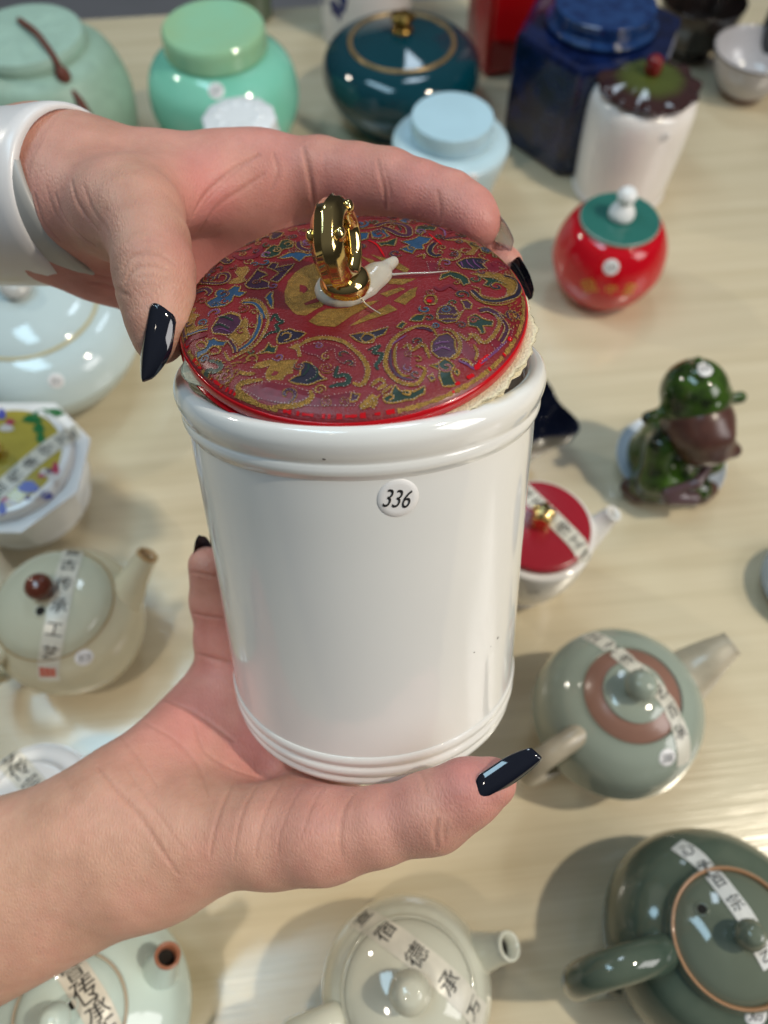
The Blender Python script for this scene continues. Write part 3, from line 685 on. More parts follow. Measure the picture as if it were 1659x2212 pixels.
# pitcher with dark pouring lip, mostly behind the jar
def pitcher():
    p = at(1078, 890, .052); t = thing('pitcher', 'white speckled pitcher with a dark navy pointed lip behind the jar', 'pitcher', (p.x, p.y, 0))
    r = pxr(112, 900, .05); g = mat('speckled_white', srgb(196, 190, 184), .25, col2=srgb(120, 112, 106), vscale=220); nv = glaze('ink_blue', (26, 30, 48), .08)
    lip = lambda a, i, q, z: 1+(.46*max(0, math.cos(a+.42))**26*min(1, max(0, (z-.02)/.03)))
    part('body', [(0, .001), (r*.5, .001), (r*.55, .006), (r*.85, .02), (r*.97, .034), (r*.95, .043)], g, t, rmod=lip)
    part('lip', [(r*.955, .0425), (r*.99, .045), (r*1.04, .055), (r*1.06, .062), (r*1.03, .0625), (r*.95, .05), (r*.8, .03), (r*.5, .014), (0, .012)], nv, t, rmod=lip, seg=120)
pitcher()

# figurine on its saucer
def figurine():
    p = at(1440, 1022, 0)
    s = thing('saucer', 'bluish white saucer under the green glazed figurine', 'saucer', (p.x+.001, p.y+.006, 0))
    r = .0395; part('dish', [(0, .001), (r*.6, .001), (r*.65, .002), (r*.95, .0075), (r, .010), (r*.98, .0105), (r*.9, .0085), (r*.6, .0045), (0, .004)], glaze('saucer_glaze', (196, 206, 218), .1), s)
    t = thing('figurine', 'green and brown glazed figurine of a seated child in a winged cap', 'figurine', (p.x-.008, p.y, .0045))
    gr = glaze('moss_glaze', (62, 92, 30), rough=.06, col2=(26, 34, 18), vscale=70); bn = mat('brown_clay_glaze', srgb(78, 50, 44), .28, var=.2, vscale=80)
    A = np.array
    def ob(name, pr, m, parent=t):
        lean = lambda q: A([q[0]*.92-.20*max(0, q[2]-.03), q[1]*.92, q[2]*.95])
        pr = [(lean(a), r0*.92, lean(b), r1*.92, k) for a, r0, b, r1, k in pr]
        V, Q = sdf_mesh(pr, .0011); return np_obj(name, V, Q, m, parent)
    body = ob('robe', [(A([0, .002, .018]), .0285, A([.004, .002, .040]), .0225, .01), (A([.004, .002, .040]), .0225, A([.008, .002, .056]), .0165, .012),
                (A([-.012, -.014, .050]), .011, A([-.016, -.026, .026]), .0105, .008), (A([-.016, -.026, .026]), .0105, A([.008, -.032, .022]), .0085, .008),
                (A([.022, .006, .048]), .010, A([.030, -.012, .028]), .0095, .008), (A([.004, -.022, .010]), .013, A([.024, -.024, .009]), .0105, .008),
                (A([-.012, -.02, .010]), .0125, A([-.020, -.022, .009]), .0105, .008)], gr)
    head = ob('head', [(A([.012, -.002, .064]), .0225, A([.015, -.008, .070]), .0240, .01), (A([.034, -.022, .062]), .0062, A([.038, -.024, .060]), .0052, .006),
                (A([.016, -.026, .062]), .0095, A([.024, -.026, .060]), .009, .008), (A([.012, -.020, .053]), .010, A([.018, -.019, .051]), .009, .008), (A([.012, -.026, .074]), .006, A([.028, -.024, .074]), .006, .008)], bn)
    hat = ob('cap', [(A([.013, .006, .082]), .0245, A([.012, .008, .086]), .0235, .006), (A([-.010, -.002, .076]), .004, A([-.022, -.006, .074]), .0048, .005),
               (A([.032, .006, .078]), .004, A([.045, .006, .082]), .0044, .005), (A([.012, .012, .108]), .0035, A([.012, .013, .112]), .003, .004)], gr)
    ob('sash', [(A([-.010, -.040, .030]), .0036, A([.012, -.036, .036]), .0036, .003), (A([.012, -.036, .036]), .0036, A([.030, -.016, .050]), .0038, .003), (A([-.006, -.041, .024]), .006, A([.012, -.040, .022]), .006, .004)], mat('sash_glaze', srgb(86, 66, 70), .18), body)
    ob('shoe', [(A([.026, -.028, .006]), .0075, A([.034, -.022, .006]), .007, .004)], bn, body); ob('shoe', [(A([-.022, -.026, .006]), .0075, A([-.028, -.020, .006]), .007, .004)], bn, body)
    sticker(t, tree(hat), 1522, 796, pxr(19, 796, .11), '309')
figurine()

# ------------------------------------------------------------------ the big white jar
def frame(th, ro, X, Y, d):
    a = np.array([0, -math.cos(th), -math.sin(th)]); c, s = math.cos(ro), math.sin(ro)
    a = np.array([a[0]*c-a[1]*s, a[0]*s+a[1]*c, a[2]])
    u = np.cross(a, [0, 0, 1.]); u /= np.linalg.norm(u); x = -u; y = np.cross(a, x)
    o = cam2w(P(X, Y, d)); xw, yw, zw = c2wdir(x), c2wdir(y), c2wdir(a)
    return Matrix(((xw.x, yw.x, zw.x, o.x), (xw.y, yw.y, zw.y, o.y), (xw.z, yw.z, zw.z, o.z), (0, 0, 0, 1)))
MJ = frame(.5075, -.0335, 778.6, 796.5, .2424)          # centre of the mouth, z along the jar
BASE = -.1285
def big_jar():
    t = thing('storage_jar', 'large white porcelain jar with double rim and 336 sticker held in the lower hand', 'jar', mw=MJ @ Matrix.Translation((0, 0, BASE)))
    z = lambda q: q-BASE
    prof = [(0, .0035), (.040, .0035), (.0470, .0), (.0505, .0), (.0522, .0010), (.0528, .0026), (.0526, .0040), (.0525, .0046), (.0530, .0054), (.0536, .0070), (.0536, .0084), (.0532, .0094), (.0531, .0100), (.0534, .0108), (.0538, .0122), (.0537, .0136), (.0533, .0146), (.0531, .0156),
            (.0532, .03), (.0536, .06), (.0542, .09), (.0547, .106), (.0549, z(-.0128)), (.0550, z(-.0118)), (.0554, z(-.0110)), (.0560, z(-.0100)), (.0563, z(-.0088)), (.0562, z(-.0076)), (.0560, z(-.0068)), (.0562, z(-.0060)),
            (.0567, z(-.0048)), (.0573, z(-.0028)), (.05755, z(-.0006)), (.0571, z(.0014)), (.0562, z(.0028)), (.0545, z(.0034)), (.0527, z(.0030)), (.0514, z(.0018)), (.0508, z(-.0004)), (.0505, z(-.004)), (.0500, z(-.04)), (.0490, .02), (.047, .009), (0, .008)]
    V, Fc = lathe(cr(prof, 5), 160)
    V = [(x*(1+.0020*math.sin(2*math.atan2(y, x)+.7)+.0011*math.sin(3*math.atan2(y, x)+z_*30)), y*(1+.0020*math.sin(2*math.atan2(y, x)+.7)+.0011*math.sin(3*math.atan2(y, x)+z_*30)), z_) for x, y, z_ in V]
    b = obj('body', V, Fc, M['porcelain'], t)
    tr = tree(b)
    sticker(t, tr, 860, 1076, .0057, '336', -.05, .66, .16, 1.36)
    dm = mat('glaze_speck', (.06, .05, .045), .5)
    for X, Y, r in ((1075, 1378, .00035), (1024, 1409, .00022), (700, 992, .0003), (1060, 1396, .00015), (450, 810, .0003)):
        l, n = hit(tr, X, Y)
        if l is None: continue
        q = n.to_track_quat('Z', 'Y'); V, Fc = lathe([(r, .00008), (r*.5, .00014), (0, .00014)], 8)
        obj('glaze_speck', [inv(t) @ (q @ Vector((v[0]*1.6, v[1], v[2]))+l) for v in V], Fc, dm, b)
    return t
JAR = big_jar()

# ------------------------------------------------------------------ the brocade lid
LS = .962                                               # the lid's own scale
ML = frame(.8597, -.0634, 762.2, 657.2, .23427*LS) @ Matrix.Scale(LS, 4)
DOME = [(0, .0050), (.02, .0048), (.033, .0043), (.041, .0036), (.0465, .0026), (.0500, .0013), (.0514, .0004), (.0521, -.0002), (.0524, -.0006)]
def dome(r):
    return float(np.interp(r, [q[0] for q in DOME], [q[1] for q in DOME]))
MLI = ML.inverted(); LC = MLI @ CAM
def lid_xy(X, Y):
    d = MLI.to_3x3() @ ray(X, Y); z = .0042
    for _ in range(4):
        k = (z-LC.z)/d.z; q = LC+d*k; z = dome(math.hypot(q.x, q.y))
    return q.x, q.y
REG = dict(A=(680, 780, 2.304), B=(1380, 780, 2.304), C=(680, 1240, 2.304), D=(1380, 1240, 2.183), E=(1150, 740, 2.37))
def reg(k, pts):
    x0, y0, s = REG[k]; out = []
    for zx, zy in pts:
        x, y = lid_xy((x0+zx/s)/1.8228, (y0+zy/s)/1.8228); r = math.hypot(x, y)
        if r > .0512: x *= .0512/r; y *= .0512/r
        out.append((x, y))
    return out
def px_w(w): return w/2.304/1.8228*.225/F
# motifs of the brocade: kind, region, colour, points (, width)
FILLS = [
 ('A','gold',[(1320,580),(1200,620),(1110,680),(1050,750),(1020,850),(1030,950),(1070,1010),(1130,1060),(1210,1065),(1290,1020),(1360,985),(1400,900),(1390,700)]),
 ('A','red',[(1150,790),(1200,800),(1230,830),(1190,870),(1155,850)]), ('A','red',[(1190,960),(1330,900),(1330,945),(1210,975)]),
 ('E','gold',[(150,1250),(250,1170),(330,1130),(520,1120),(690,1070),(820,1050),(700,1120),(560,1190),(460,1260),(400,1300),(250,1290)]),
 ('E','gold',[(540,1285),(700,1190),(860,1110),(900,1085),(980,1140),(860,1190),(700,1240),(560,1290)]),
 ('E','gold',[(820,990),(1010,930),(1060,945),(880,1020)]), ('E','gold',[(880,850),(1160,850),(1030,905),(900,900)]), ('E','gold',[(945,1060),(1110,950),(1165,930),(1150,1010),(1060,1090)]),
 ('E','gold',[(730,620),(850,650),(980,690),(1100,760),(1060,800),(980,760),(860,700)]), ('E','gold',[(640,640),(760,670),(800,700),(760,720),(660,660)]),
 ('A','purple',[(660,790),(720,720),(760,660),(840,680),(860,700),(780,740),(880,770),(870,820),(760,830),(680,820)]),
 ('A','purple',[(860,640),(900,590),(960,600),(940,640),(1010,620),(1110,600),(1040,680),(960,770),(880,750),(960,690),(930,660)]),
 ('A','gold',[(500,780),(540,740),(600,720),(560,680),(600,630),(680,620),(700,660),(650,720),(670,750),(600,780)]),
 ('A','blue',[(300,960),(340,930),(400,900),(390,860),(430,830),(500,840),(560,800),(610,810),(600,850),(670,860),(610,900),(560,890),(540,940),(480,980),(420,990),(350,1000)]),
 ('A','blue',[(840,910),(880,860),(910,850),(910,940),(915,1010),(890,1000),(870,960)]),
 ('A','gold',[(90,1080),(150,950),(190,1000),(220,1005),(170,1050),(250,1070),(200,1106),(100,1106)]),
 ('A','green',[(810,540),(850,470),(920,430),(960,440),(990,390),(1040,380),(1100,400),(1090,450),(1000,470),(960,520),(890,545)]),
 ('A','blue',[(950,550),(1060,500),(1140,490),(1220,510),(1300,500),(1300,520),(1200,540),(1150,580),(1080,540),(1000,555)]),
 ('A','gold',[(560,450),(640,400),(700,390),(720,370),(850,300),(860,340),(780,390),(640,440)]),
 ('A','navy',[(870,300),(940,310),(1010,320),(950,370),(880,380)]), ('A','maroon',[(1130,300),(1290,270),(1290,345),(1160,345)]),
 ('C','gold',[(90,0),(240,0),(200,70),(210,110),(340,90),(200,150),(110,200),(80,170)]),
 ('C','purple',[(350,130),(420,30),(520,-20),(610,10),(630,60),(590,130),(540,180),(480,190),(380,170)]),
 ('C','gold',[(490,200),(560,150),(620,90),(650,30),(690,60),(680,140),(710,200),(640,260),(600,290),(560,250)]),
 ('C','blue',[(210,340),(290,310),(320,250),(300,210),(350,230),(380,210),(420,240),(500,240),(460,290),(370,290),(310,350),(240,390),(210,430),(260,470),(220,460)]),
 ('C','navy',[(940,220),(980,150),(1070,130),(1120,150),(1210,170),(1150,220),(1080,240),(1000,270),(950,260)]),
 ('C','green',[(770,360),(830,320),(870,260),(900,300),(950,290),(930,350),(860,345)]),
 ('C','gold',[(1040,300),(1130,260),(1170,380),(1140,390),(1120,320)]),
 ('C','maroon',[(1180,290),(1350,250),(1500,290),(1620,370),(1659,420),(1659,480),(1520,440),(1480,390),(1470,320),(1390,340),(1370,430),(1300,380),(1180,340)]),
 ('C','gold',[(710,490),(770,440),(900,405),(950,430),(1040,410),(1140,410),(1090,480),(1090,530),(1040,540),(1000,600),(940,590),(870,600),(840,570),(850,510),(890,460),(800,485)]),
 ('C','red',[(890,550),(920,510),(960,520),(930,560)]),
 ('C','navy',[(1055,600),(1150,550),(1180,430),(1250,440),(1300,480),(1340,560),(1400,590),(1320,600),(1230,640),(1120,630)]),
 ('C','maroon',[(650,690),(760,640),(900,620),(1050,650),(1200,690),(1400,740),(1659,700),(1659,850),(1300,850),(1000,830),(790,780)]),
 ('D','maroon',[(400,290),(520,300),(520,400),(510,500),(440,510),(390,440)]),
 ('D','purple',[(690,320),(700,240),(760,180),(840,160),(900,220),(910,330),(860,380),(760,370)]),
 ('D','green',[(680,440),(750,430),(800,380),(850,400),(900,440),(860,500),(890,580),(900,620),(800,630),(760,540),(770,480)]), ('D','green',[(900,470),(940,500),(920,530),(890,500)]),
 ('D','green',[(1010,20),(1080,0),(1140,40),(1230,60),(1220,100),(1140,100),(1160,160),(1120,170),(1090,110),(1010,100)]),
 ('D','green',[(280,720),(340,680),(380,610),(430,660),(540,660),(640,620),(640,700),(540,740),(420,770),(300,780)]),
 ('D','navy',[(0,180),(80,160),(150,160),(330,110),(290,170),(210,200),(130,250),(60,230)]),
 ('D','green',[(390,110),(450,60),(480,80),(440,120)]), ('D','green',[(510,50),(560,0),(640,0),(620,60)]),
 ('D','purple',[(730,40),(740,0),(940,0),(910,60),(820,80)]), ('D','maroon',[(930,180),(1080,330),(1090,420),(1040,450),(950,330)]),
 ('D','maroon',[(1200,240),(1330,150),(1400,120),(1380,220),(1250,330)]), ('D','purple',[(670,540),(700,510),(730,560),(690,580)]), ('D','purple',[(0,670),(90,690),(60,740),(0,760)]),
 ('B','blue',[(70,320),(160,320),(160,370),(70,400)]), ('B','blue',[(190,310),(300,290),(350,350),(280,380),(200,370)]), ('B','blue',[(440,210),(500,170),(560,200),(520,240)]), ('B','blue',[(590,170),(700,190),(690,220),(600,210)]),
 ('B','green',[(250,410),(330,400),(420,370),(400,440),(330,430),(280,440)]),
 ('B','blue',[(460,400),(560,380),(620,350),(740,370),(700,410),(660,430),(670,470),(600,470),(560,510),(500,490),(450,470),(540,430)]),
 ('B','green',[(590,330),(600,260),(700,250),(780,270),(760,300),(690,290),(640,340)]),
 ('B','gold',[(830,380),(1000,370),(1130,400),(1180,450),(1120,520),(1040,520),(1100,460),(1050,400),(930,390)]),
 ('B','navy',[(960,590),(1040,550),(1180,550),(1260,570),(1200,610),(1240,650),(1130,660),(1010,640)]),
 ('B','green',[(830,700),(910,670),(1000,690),(1060,730),(1080,780),(1030,800),(990,750),(900,710),(810,750)]),
 ('B','maroon',[(690,590),(800,590),(800,680),(720,680)]), ('B','maroon',[(1200,610),(1280,590),(1440,640),(1300,700)]),
 ('B','gold',[(1080,690),(1250,670),(1400,700),(1490,740),(1530,800),(1480,880),(1400,900),(1420,830),(1330,760),(1200,720)]),
 ('B','green',[(1170,720),(1300,730),(1420,790),(1320,770),(1260,810),(1210,800),(1240,760)]),
 ('B','purple',[(780,1060),(800,1000),(880,970),(950,990),(970,1040),(930,1080),(1030,1020),(980,1100),(800,1106)]),
 ('B','purple',[(1000,940),(1060,930),(1100,970),(1090,1010),(1040,1010),(1020,970)]),
 ('B','green',[(1170,450),(1230,440),(1300,490),(1250,510),(1190,490)]), ('B','navy',[(1290,500),(1340,490),(1330,545),(1295,540)]),
]
STROKES = [
 ('A','purple',26,[(210,740),(270,770),(380,780),(470,770),(510,720),(480,690),(420,700),(400,740)]),
 ('A','navy',42,[(240,680),(300,600),(400,570),(500,590),(540,560)]), ('A','purple',32,[(70,1060),(110,960),(170,890),(240,840),(310,830),(340,860),(310,890)]),
 ('A','blue',12,[(110,980),(170,905),(240,860),(300,845)]), ('A','maroon',46,[(550,520),(620,550),(720,545),(790,500),(800,430)]), ('A','green',18,[(570,490),(660,480),(720,450)]),
 ('A','purple',16,[(960,250),(1290,230)]), ('A','purple',34,[(1140,400),(1150,450),(1220,480),(1300,470)]), ('A','maroon',20,[(400,540),(440,500),(560,430)]),
 ('A','blue',26,[(640,955),(740,960),(800,1020),(830,1100)]), ('A','gold',20,[(620,960),(660,930),(760,930),(830,990),(870,1100)]),
 ('A','gold',20,[(780,1070),(790,1100)]), ('A','purple',24,[(130,860),(190,800)]),
 ('C','gold',20,[(400,40),(520,-10),(610,20)]), ('C','green',16,[(410,30),(480,25),(550,60)]), ('C','green',14,[(370,110),(430,90),(510,130)]), ('C','violet',10,[(380,150),(440,130),(520,160)]),
 ('C','blue',26,[(790,0),(790,80),(760,170),(700,260),(600,330)]), ('C','gold',24,[(870,0),(860,100),(800,220),(720,300),(560,390),(510,410),(470,340)]),
 ('C','gold',16,[(215,280),(250,250),(300,265),(295,305),(240,310),(215,280)]), ('C','gold',16,[(330,330),(370,290),(430,310),(420,350),(350,360),(330,330)]),
 ('C','green',34,[(330,420),(420,440),(440,490),(380,520),(330,510),(290,560),(310,590)]), ('C','green',26,[(890,60),(930,0),(960,50),(1000,70),(940,100),(960,150),(880,170),(820,220)]),
 ('C','gold',14,[(990,200),(1020,170),(1070,180),(1060,220),(1010,240)]), ('C','gold',36,[(1140,290),(1250,230),(1400,215),(1550,250),(1659,330)]),
 ('C','green',12,[(1180,560),(1230,500),(1230,450)]), ('C','green',14,[(1220,610),(1300,570),(1310,500),(1260,460)]),
 ('C','green',34,[(1500,470),(1480,560),(1560,550),(1600,580),(1580,630),(1500,640),(1420,660)]), ('C','gold',40,[(820,595),(700,610),(610,640),(600,700),(640,750),(700,790),(780,830)]),
 ('C','gold',36,[(1250,690),(1260,760),(1180,820),(1080,850),(910,860)]), ('C','gold',30,[(600,520),(660,540),(750,540)]), ('C','maroon',50,[(120,300),(160,230),(230,200),(310,190)]),
 ('C','blue',22,[(90,220),(160,180),(240,150),(320,135)]), ('C','purple',24,[(60,100),(60,200),(100,260)]), ('C','blue',12,[(500,250),(560,290),(580,330)]), ('C','purple',22,[(520,240),(560,300),(570,350)]),
 ('D','gold',30,[(740,180),(700,120),(600,100),(480,140),(380,210),(320,310),(300,420),(330,500),(400,570),(480,600),(570,600),(620,540),(640,470),(560,440)]),
 ('D','purple',18,[(700,150),(650,125),(560,120)]), ('D','purple',18,[(350,300),(345,420),(390,510),(470,555),(550,565)]), ('D','gold',20,[(400,250),(380,330),(390,440),(440,520),(510,530)]),
 ('D','gold',26,[(450,290),(500,260),(530,310),(620,260),(660,320),(680,380)]), ('D','gold',26,[(800,130),(880,150),(940,240),(930,330),(880,390)]),
 ('D','violet',14,[(720,260),(780,240),(850,240)]), ('D','violet',14,[(720,320),(790,285),(860,310)]), ('D','purple',26,[(1260,0),(1340,100),(1330,170),(1290,240)]),
 ('D','gold',28,[(1250,0),(1280,80),(1240,170),(1170,240),(1120,230),(1080,180),(1010,170)]), ('D','gold',22,[(930,160),(1000,220),(1050,180),(1110,260)]), ('D','gold',20,[(1060,260),(1090,330),(1070,400)]),
 ('D','gold',34,[(0,290),(60,330),(120,400),(150,480),(130,570),(80,610),(20,590)]), ('D','green',28,[(150,310),(250,270),(200,330),(270,340),(250,400),(220,440),(240,480)]),
 ('D','gold',16,[(90,210),(130,170),(200,190),(190,240),(120,240),(90,210)]), ('D','gold',26,[(180,620),(250,560),(300,590)]), ('D','gold',26,[(230,650),(310,600)]), ('D','gold',22,[(270,680),(360,610)]),
 ('D','gold',30,[(80,820),(150,750),(200,690)]), ('D','gold',24,[(190,830),(220,760),(200,700)]), ('D','violet',18,[(930,400),(1000,430),(1070,480)]), ('D','gold',22,[(950,380),(1020,410),(1050,450)]),
 ('D','scrap',34,[(1070,480),(1120,420),(1200,350)]), ('D','scrap',24,[(1000,560),(1060,530)]), ('D','scrap',26,[(1360,230),(1380,200)]), ('D','scrap',20,[(900,620),(940,600)]), ('D','violet',16,[(1120,430),(1250,320),(1340,230)]),
 ('D','gold',14,[(280,700),(340,690),(370,720),(330,750)]), ('D','gold',16,[(440,680),(500,700),(520,670)]), ('D','violet',12,[(360,260),(400,230),(480,180)]),
 ('B','purple',40,[(230,260),(330,230),(440,240),(520,270),(530,340),(450,340),(370,300),(290,270)]), ('B','navy',34,[(770,410),(730,450),(720,500),(770,530),(820,520)]), ('B','navy',14,[(830,385),(940,360),(1050,360)]),
 ('B','violet',10,[(1050,560),(1070,600),(1120,640)]), ('B','violet',10,[(1110,560),(1130,600),(1180,640)]), ('B','violet',10,[(1000,580),(1020,630)]),
 ('B','navy',30,[(1390,710),(1500,750),(1550,820),(1500,890),(1350,940),(1210,930),(1130,870),(1100,840)]), ('B','gold',14,[(1100,810),(1170,830),(1190,890),(1340,920),(1470,880)]), ('B','gold',16,[(1090,870),(1150,930),(1260,970),(1400,970),(1500,930)]),
 ('B','maroon',30,[(760,810),(820,840),(900,800),(960,840)]), ('B','gold',20,[(670,930),(700,890),(770,900),(770,960),(700,970),(670,930)]), ('B','purple',40,[(1170,1030),(1250,1020),(1330,1060),(1400,1100)]),
 ('B','gold',22,[(900,470),(980,490),(990,540),(920,570),(830,560),(800,620)]), ('B','scrap',15,[(710,330),(770,380),(830,430)]), ('B','scrap',15,[(160,390),(240,430),(310,540)]), ('B','scrap',34,[(700,950),(730,930)]),
 ('B','maroon',20,[(60,200),(200,180),(360,190)]), ('B','gold',12,[(60,290),(230,270),(420,220)]), ('B','maroon',16,[(880,330),(960,300),(1010,310)]), ('B','gold',18,[(600,540),(670,520),(660,560)]),
 ('B','green',14,[(430,260),(460,290),(430,310)]), ('B','maroon',34,[(1290,620),(1330,580),(1420,620),(1500,670)]), ('B','gold',16,[(1350,640),(1400,650)]), ('B','violet',16,[(860,350),(850,300),(800,270)]),
]
def brocade_lid():
    t = thing('jar_lid', 'red brocade covered lid with gold ring knob held over the jar mouth', 'lid', mw=ML)
    fab = mat('red_brocade', srgb(114, 18, 26), .40, var=.14, vscale=70, bump=.4, bscale=1400, coat=.14)
    fab.node_tree.nodes['Principled BSDF'].inputs['Coat Roughness'].default_value = .22
    part('fabric_top', DOME[::-1], fab, t, n=5, seg=128)
    rim = glaze('red_lacquer_rim', (186, 14, 26), .14)
    part('rim', [(.0518, -.0006), (.0524, -.0005), (.0528, -.0010), (.0530, -.0020), (.0529, -.0034), (.0520, -.0046), (.049, -.0050), (.0, -.0050)], rim, t, n=5, seg=128)
    # foam seal, ragged at its edge
    def rag(a, i, r, z):
        if r < .03: return 1
        d = ((a-math.radians(320)+math.pi) % (2*math.pi))-math.pi; w = max(0, 1-(d/math.radians(56))**2)**.5 if abs(d) < math.radians(56) else 0
        d2 = ((a-math.radians(205)+math.pi) % (2*math.pi))-math.pi; w2 = max(0, 1-(d2/math.radians(9))**2)
        return (.945+.010*w2*6.5*.1+.062*w2+w*(.072+.016*math.sin(9*a+1)*math.sin(4*a)+.010*math.sin(23*a)+.006*math.sin(61*a+2)))**((r/.053))
    foam = mat('cream_foam', srgb(222, 212, 182), .9, var=.12, vscale=900, bump=.9, bscale=1500)
    part('foam_seal', [(.0, -.0044), (.050, -.0046), (.0532, -.0052), (.0537, -.0068), (.0520, -.0086), (.0490, -.0096), (.0, -.0098)], foam, t, n=5, seg=240, rmod=rag)
    cols = dict(gold=mat('gold_thread', srgb(150, 114, 54), .36, .6, var=.22, vscale=700, bump=.8, bscale=2500), purple=mat('purple_thread', srgb(60, 24, 50), .42, var=.2, vscale=600), blue=mat('blue_thread', srgb(32, 66, 98), .42, var=.15, vscale=600),
                green=mat('green_thread', srgb(20, 46, 36), .42, var=.2, vscale=600), navy=mat('navy_thread', srgb(28, 22, 42), .42, var=.2, vscale=600), maroon=mat('maroon_thread', srgb(104, 24, 40), .36, var=.15, vscale=500),
                violet=mat('violet_thread', srgb(98, 54, 100), .4), red=fab, scrap=rim, dots=mat('silver_stitch', srgb(176, 164, 158), .4))
    buf = {k: ([], []) for k in cols}
    def lay(c, pts, off):
        V, Fc = buf[c]; b = len(V)
        V += [(x, y, dome(math.hypot(x, y))+off) for x, y in pts]
        return b
    def tri_fill(c, pts, off):
        bm = bmesh.new(); vs = [bm.verts.new((x, y, 0)) for x, y in pts]
        try:
            f = bm.faces.new(vs)
        except ValueError: bm.free(); return
        bmesh.ops.triangulate(bm, faces=[f]); bmesh.ops.subdivide_edges(bm, edges=list(bm.edges), cuts=2, use_grid_fill=True); bmesh.ops.triangulate(bm, faces=list(bm.faces))
        bm.verts.index_update(); b = lay(c, [(v.co.x, v.co.y) for v in bm.verts], off)
        for f in bm.faces:
            q = [v.index+b for v in f.verts]
            if f.normal.z < 0: q.reverse()
            buf[c][1].append(tuple(q))
        bm.free()
    def ribbon(c, pts, w, off, closed=False, taper=False):
        p = [np.array(q) for q in pts]; n = len(p); L = []
        for i in range(n):
            a = p[(i-1) % n] if closed else p[max(i-1, 0)]; b = p[(i+1) % n] if closed else p[min(i+1, n-1)]
            d = b-a; d = d/(np.linalg.norm(d)+1e-9); nn = np.array([-d[1], d[0]]); k = 1
            if taper: k = .35+.65*min(1, 4*min(i, n-1-i)/max(n-1, 1)+.15)
            k *= 1+.16*math.sin(i*1.9+w*1e5)
            L += [tuple(p[i]+nn*w*k/2), tuple(p[i]-nn*w*k/2)]
        for i, q in enumerate(L):
            r = math.hypot(*q)
            if r > .0519: L[i] = (q[0]*.0519/r, q[1]*.0519/r)
        b = lay(c, L, off)
        for i in range(n if closed else n-1):
            j = (i+1) % n; buf[c][1].append((b+2*i+1, b+2*j+1, b+2*j, b+2*i))
    def dots(pts, closed=False, step=.00098, s=.00015):
        p = [np.array(q) for q in pts]+([np.array(pts[0])] if closed else [])
        acc = 0
        for a, b in zip(p, p[1:]):
            L = np.linalg.norm(b-a)
            while acc < L:
                q = a+(b-a)*acc/max(L, 1e-9); acc += step*random.uniform(.85, 1.2)
                if math.hypot(*q) > .0505 or random.random() < .12: continue
                z = s*random.uniform(.7, 1.25); an = random.random()*3
                k = lay('dots', [(q[0]+z*math.cos(an+u), q[1]+z*math.sin(an+u)) for u in (0, 1.57, 3.14, 4.71)], .00048)
                buf['dots'][1].append((k, k+1, k+2, k+3))
            acc -= L
    def smooth2(pts, closed, n=4):
        if closed: return [tuple(q) for q in cr(pts[-2:]+pts+pts[:2], n)][2*n-n:-(n+1)]
        return [tuple(q) for q in cr(pts, n)]
    order = .00006
    for i, (rg, c, pts) in enumerate(FILLS):
        q = reg(rg, pts); off = .00012 + (.00008 if c == 'red' else 0)+i*.0000004
        q = [tuple(np.array(a)+rng.normal(0, .00012, 2)) for k in range(len(q)) for a in [q[k], tuple((np.array(q[k])+np.array(q[(k+1) % len(q)]))/2)]]
        q = [(x*min(1, .0513/math.hypot(x, y)), y*min(1, .0513/math.hypot(x, y))) for x, y in q]
        tri_fill(c, q, off)
        if c not in ('gold', 'red'):
            if c != 'maroon': ribbon('gold', q, .00055, off+.00010, True)
            dots(q, True)
        elif c == 'gold' and rg != 'E' and i > 2: dots(q, True, .0011)
    for i, (rg, c, w, pts) in enumerate(STROKES):
        q = [tuple(a) for a in cr(reg(rg, pts), 5)]; off = .00026+i*.0000005; wd = px_w(w)*1.3
        ribbon(c, q, wd, off, taper=True)
        if c in ('purple', 'navy', 'blue') and w > 18:
            for sgn in (-1, 1):
                e = []
                for k in range(len(q)):
                    d = np.array(q[min(k+1, len(q)-1)])-np.array(q[max(k-1, 0)]); d /= np.linalg.norm(d)+1e-9; e.append(tuple(np.array(q[k])+sgn*np.array([-d[1], d[0]])*wd*.62))
                ribbon('gold', e, .00042, off+.00004); dots(e)
        elif c in ('gold', 'green', 'violet') and w > 12:
            for sgn in ((-1, 1) if w > 20 else (1,)):
                e = []
                for k in range(len(q)):
                    d = np.array(q[min(k+1, len(q)-1)])-np.array(q[max(k-1, 0)]); d /= np.linalg.norm(d)+1e-9; e.append(tuple(np.array(q[k])+sgn*np.array([-d[1], d[0]])*wd*.52))
                dots(e)
    # smaller scrolls filling the ground between the large motifs
    occ = [q for rg, c, pts in FILLS for q in reg(rg, pts)]+[q for rg, c, w, pts in STROKES for q in cr(reg(rg, pts), 3)]
    occ = np.array([tuple(q)[:2] for q in occ]); placed = 0
    for _ in range(6000):
        r_ = .0500*math.sqrt(random.random()); a_ = random.random()*6.283
        if r_ < .0235: continue
        c0 = np.array([r_*math.cos(a_), r_*math.sin(a_)]); dm = np.sqrt(((occ-c0)**2).sum(1)).min()
        if dm < .0017: continue
        sz = min(dm*.95, .0034)*random.uniform(.8, 1.05); th0 = random.random()*6.28; sg = random.choice((-1, 1)); turns = random.uniform(.7, 1.35)
        sp = [c0+sz*(.95-.75*u)*np.array([math.cos(th0+sg*u*6.28*turns), math.sin(th0+sg*u*6.28*turns)]) for u in np.linspace(0, 1, 13)]
        sp = [tuple(q) for q in sp if math.hypot(*q) < .0508]
        if len(sp) < 5: continue
        col_ = random.choices(['purple', 'maroon', 'green', 'navy', 'blue', 'gold', 'violet'], [4, 5, 3, 4, 2, 6, 1])[0]; off = .00022+placed*.0000003
        if col_ != 'gold': ribbon('gold', sp, sz*.52, off, taper=True)
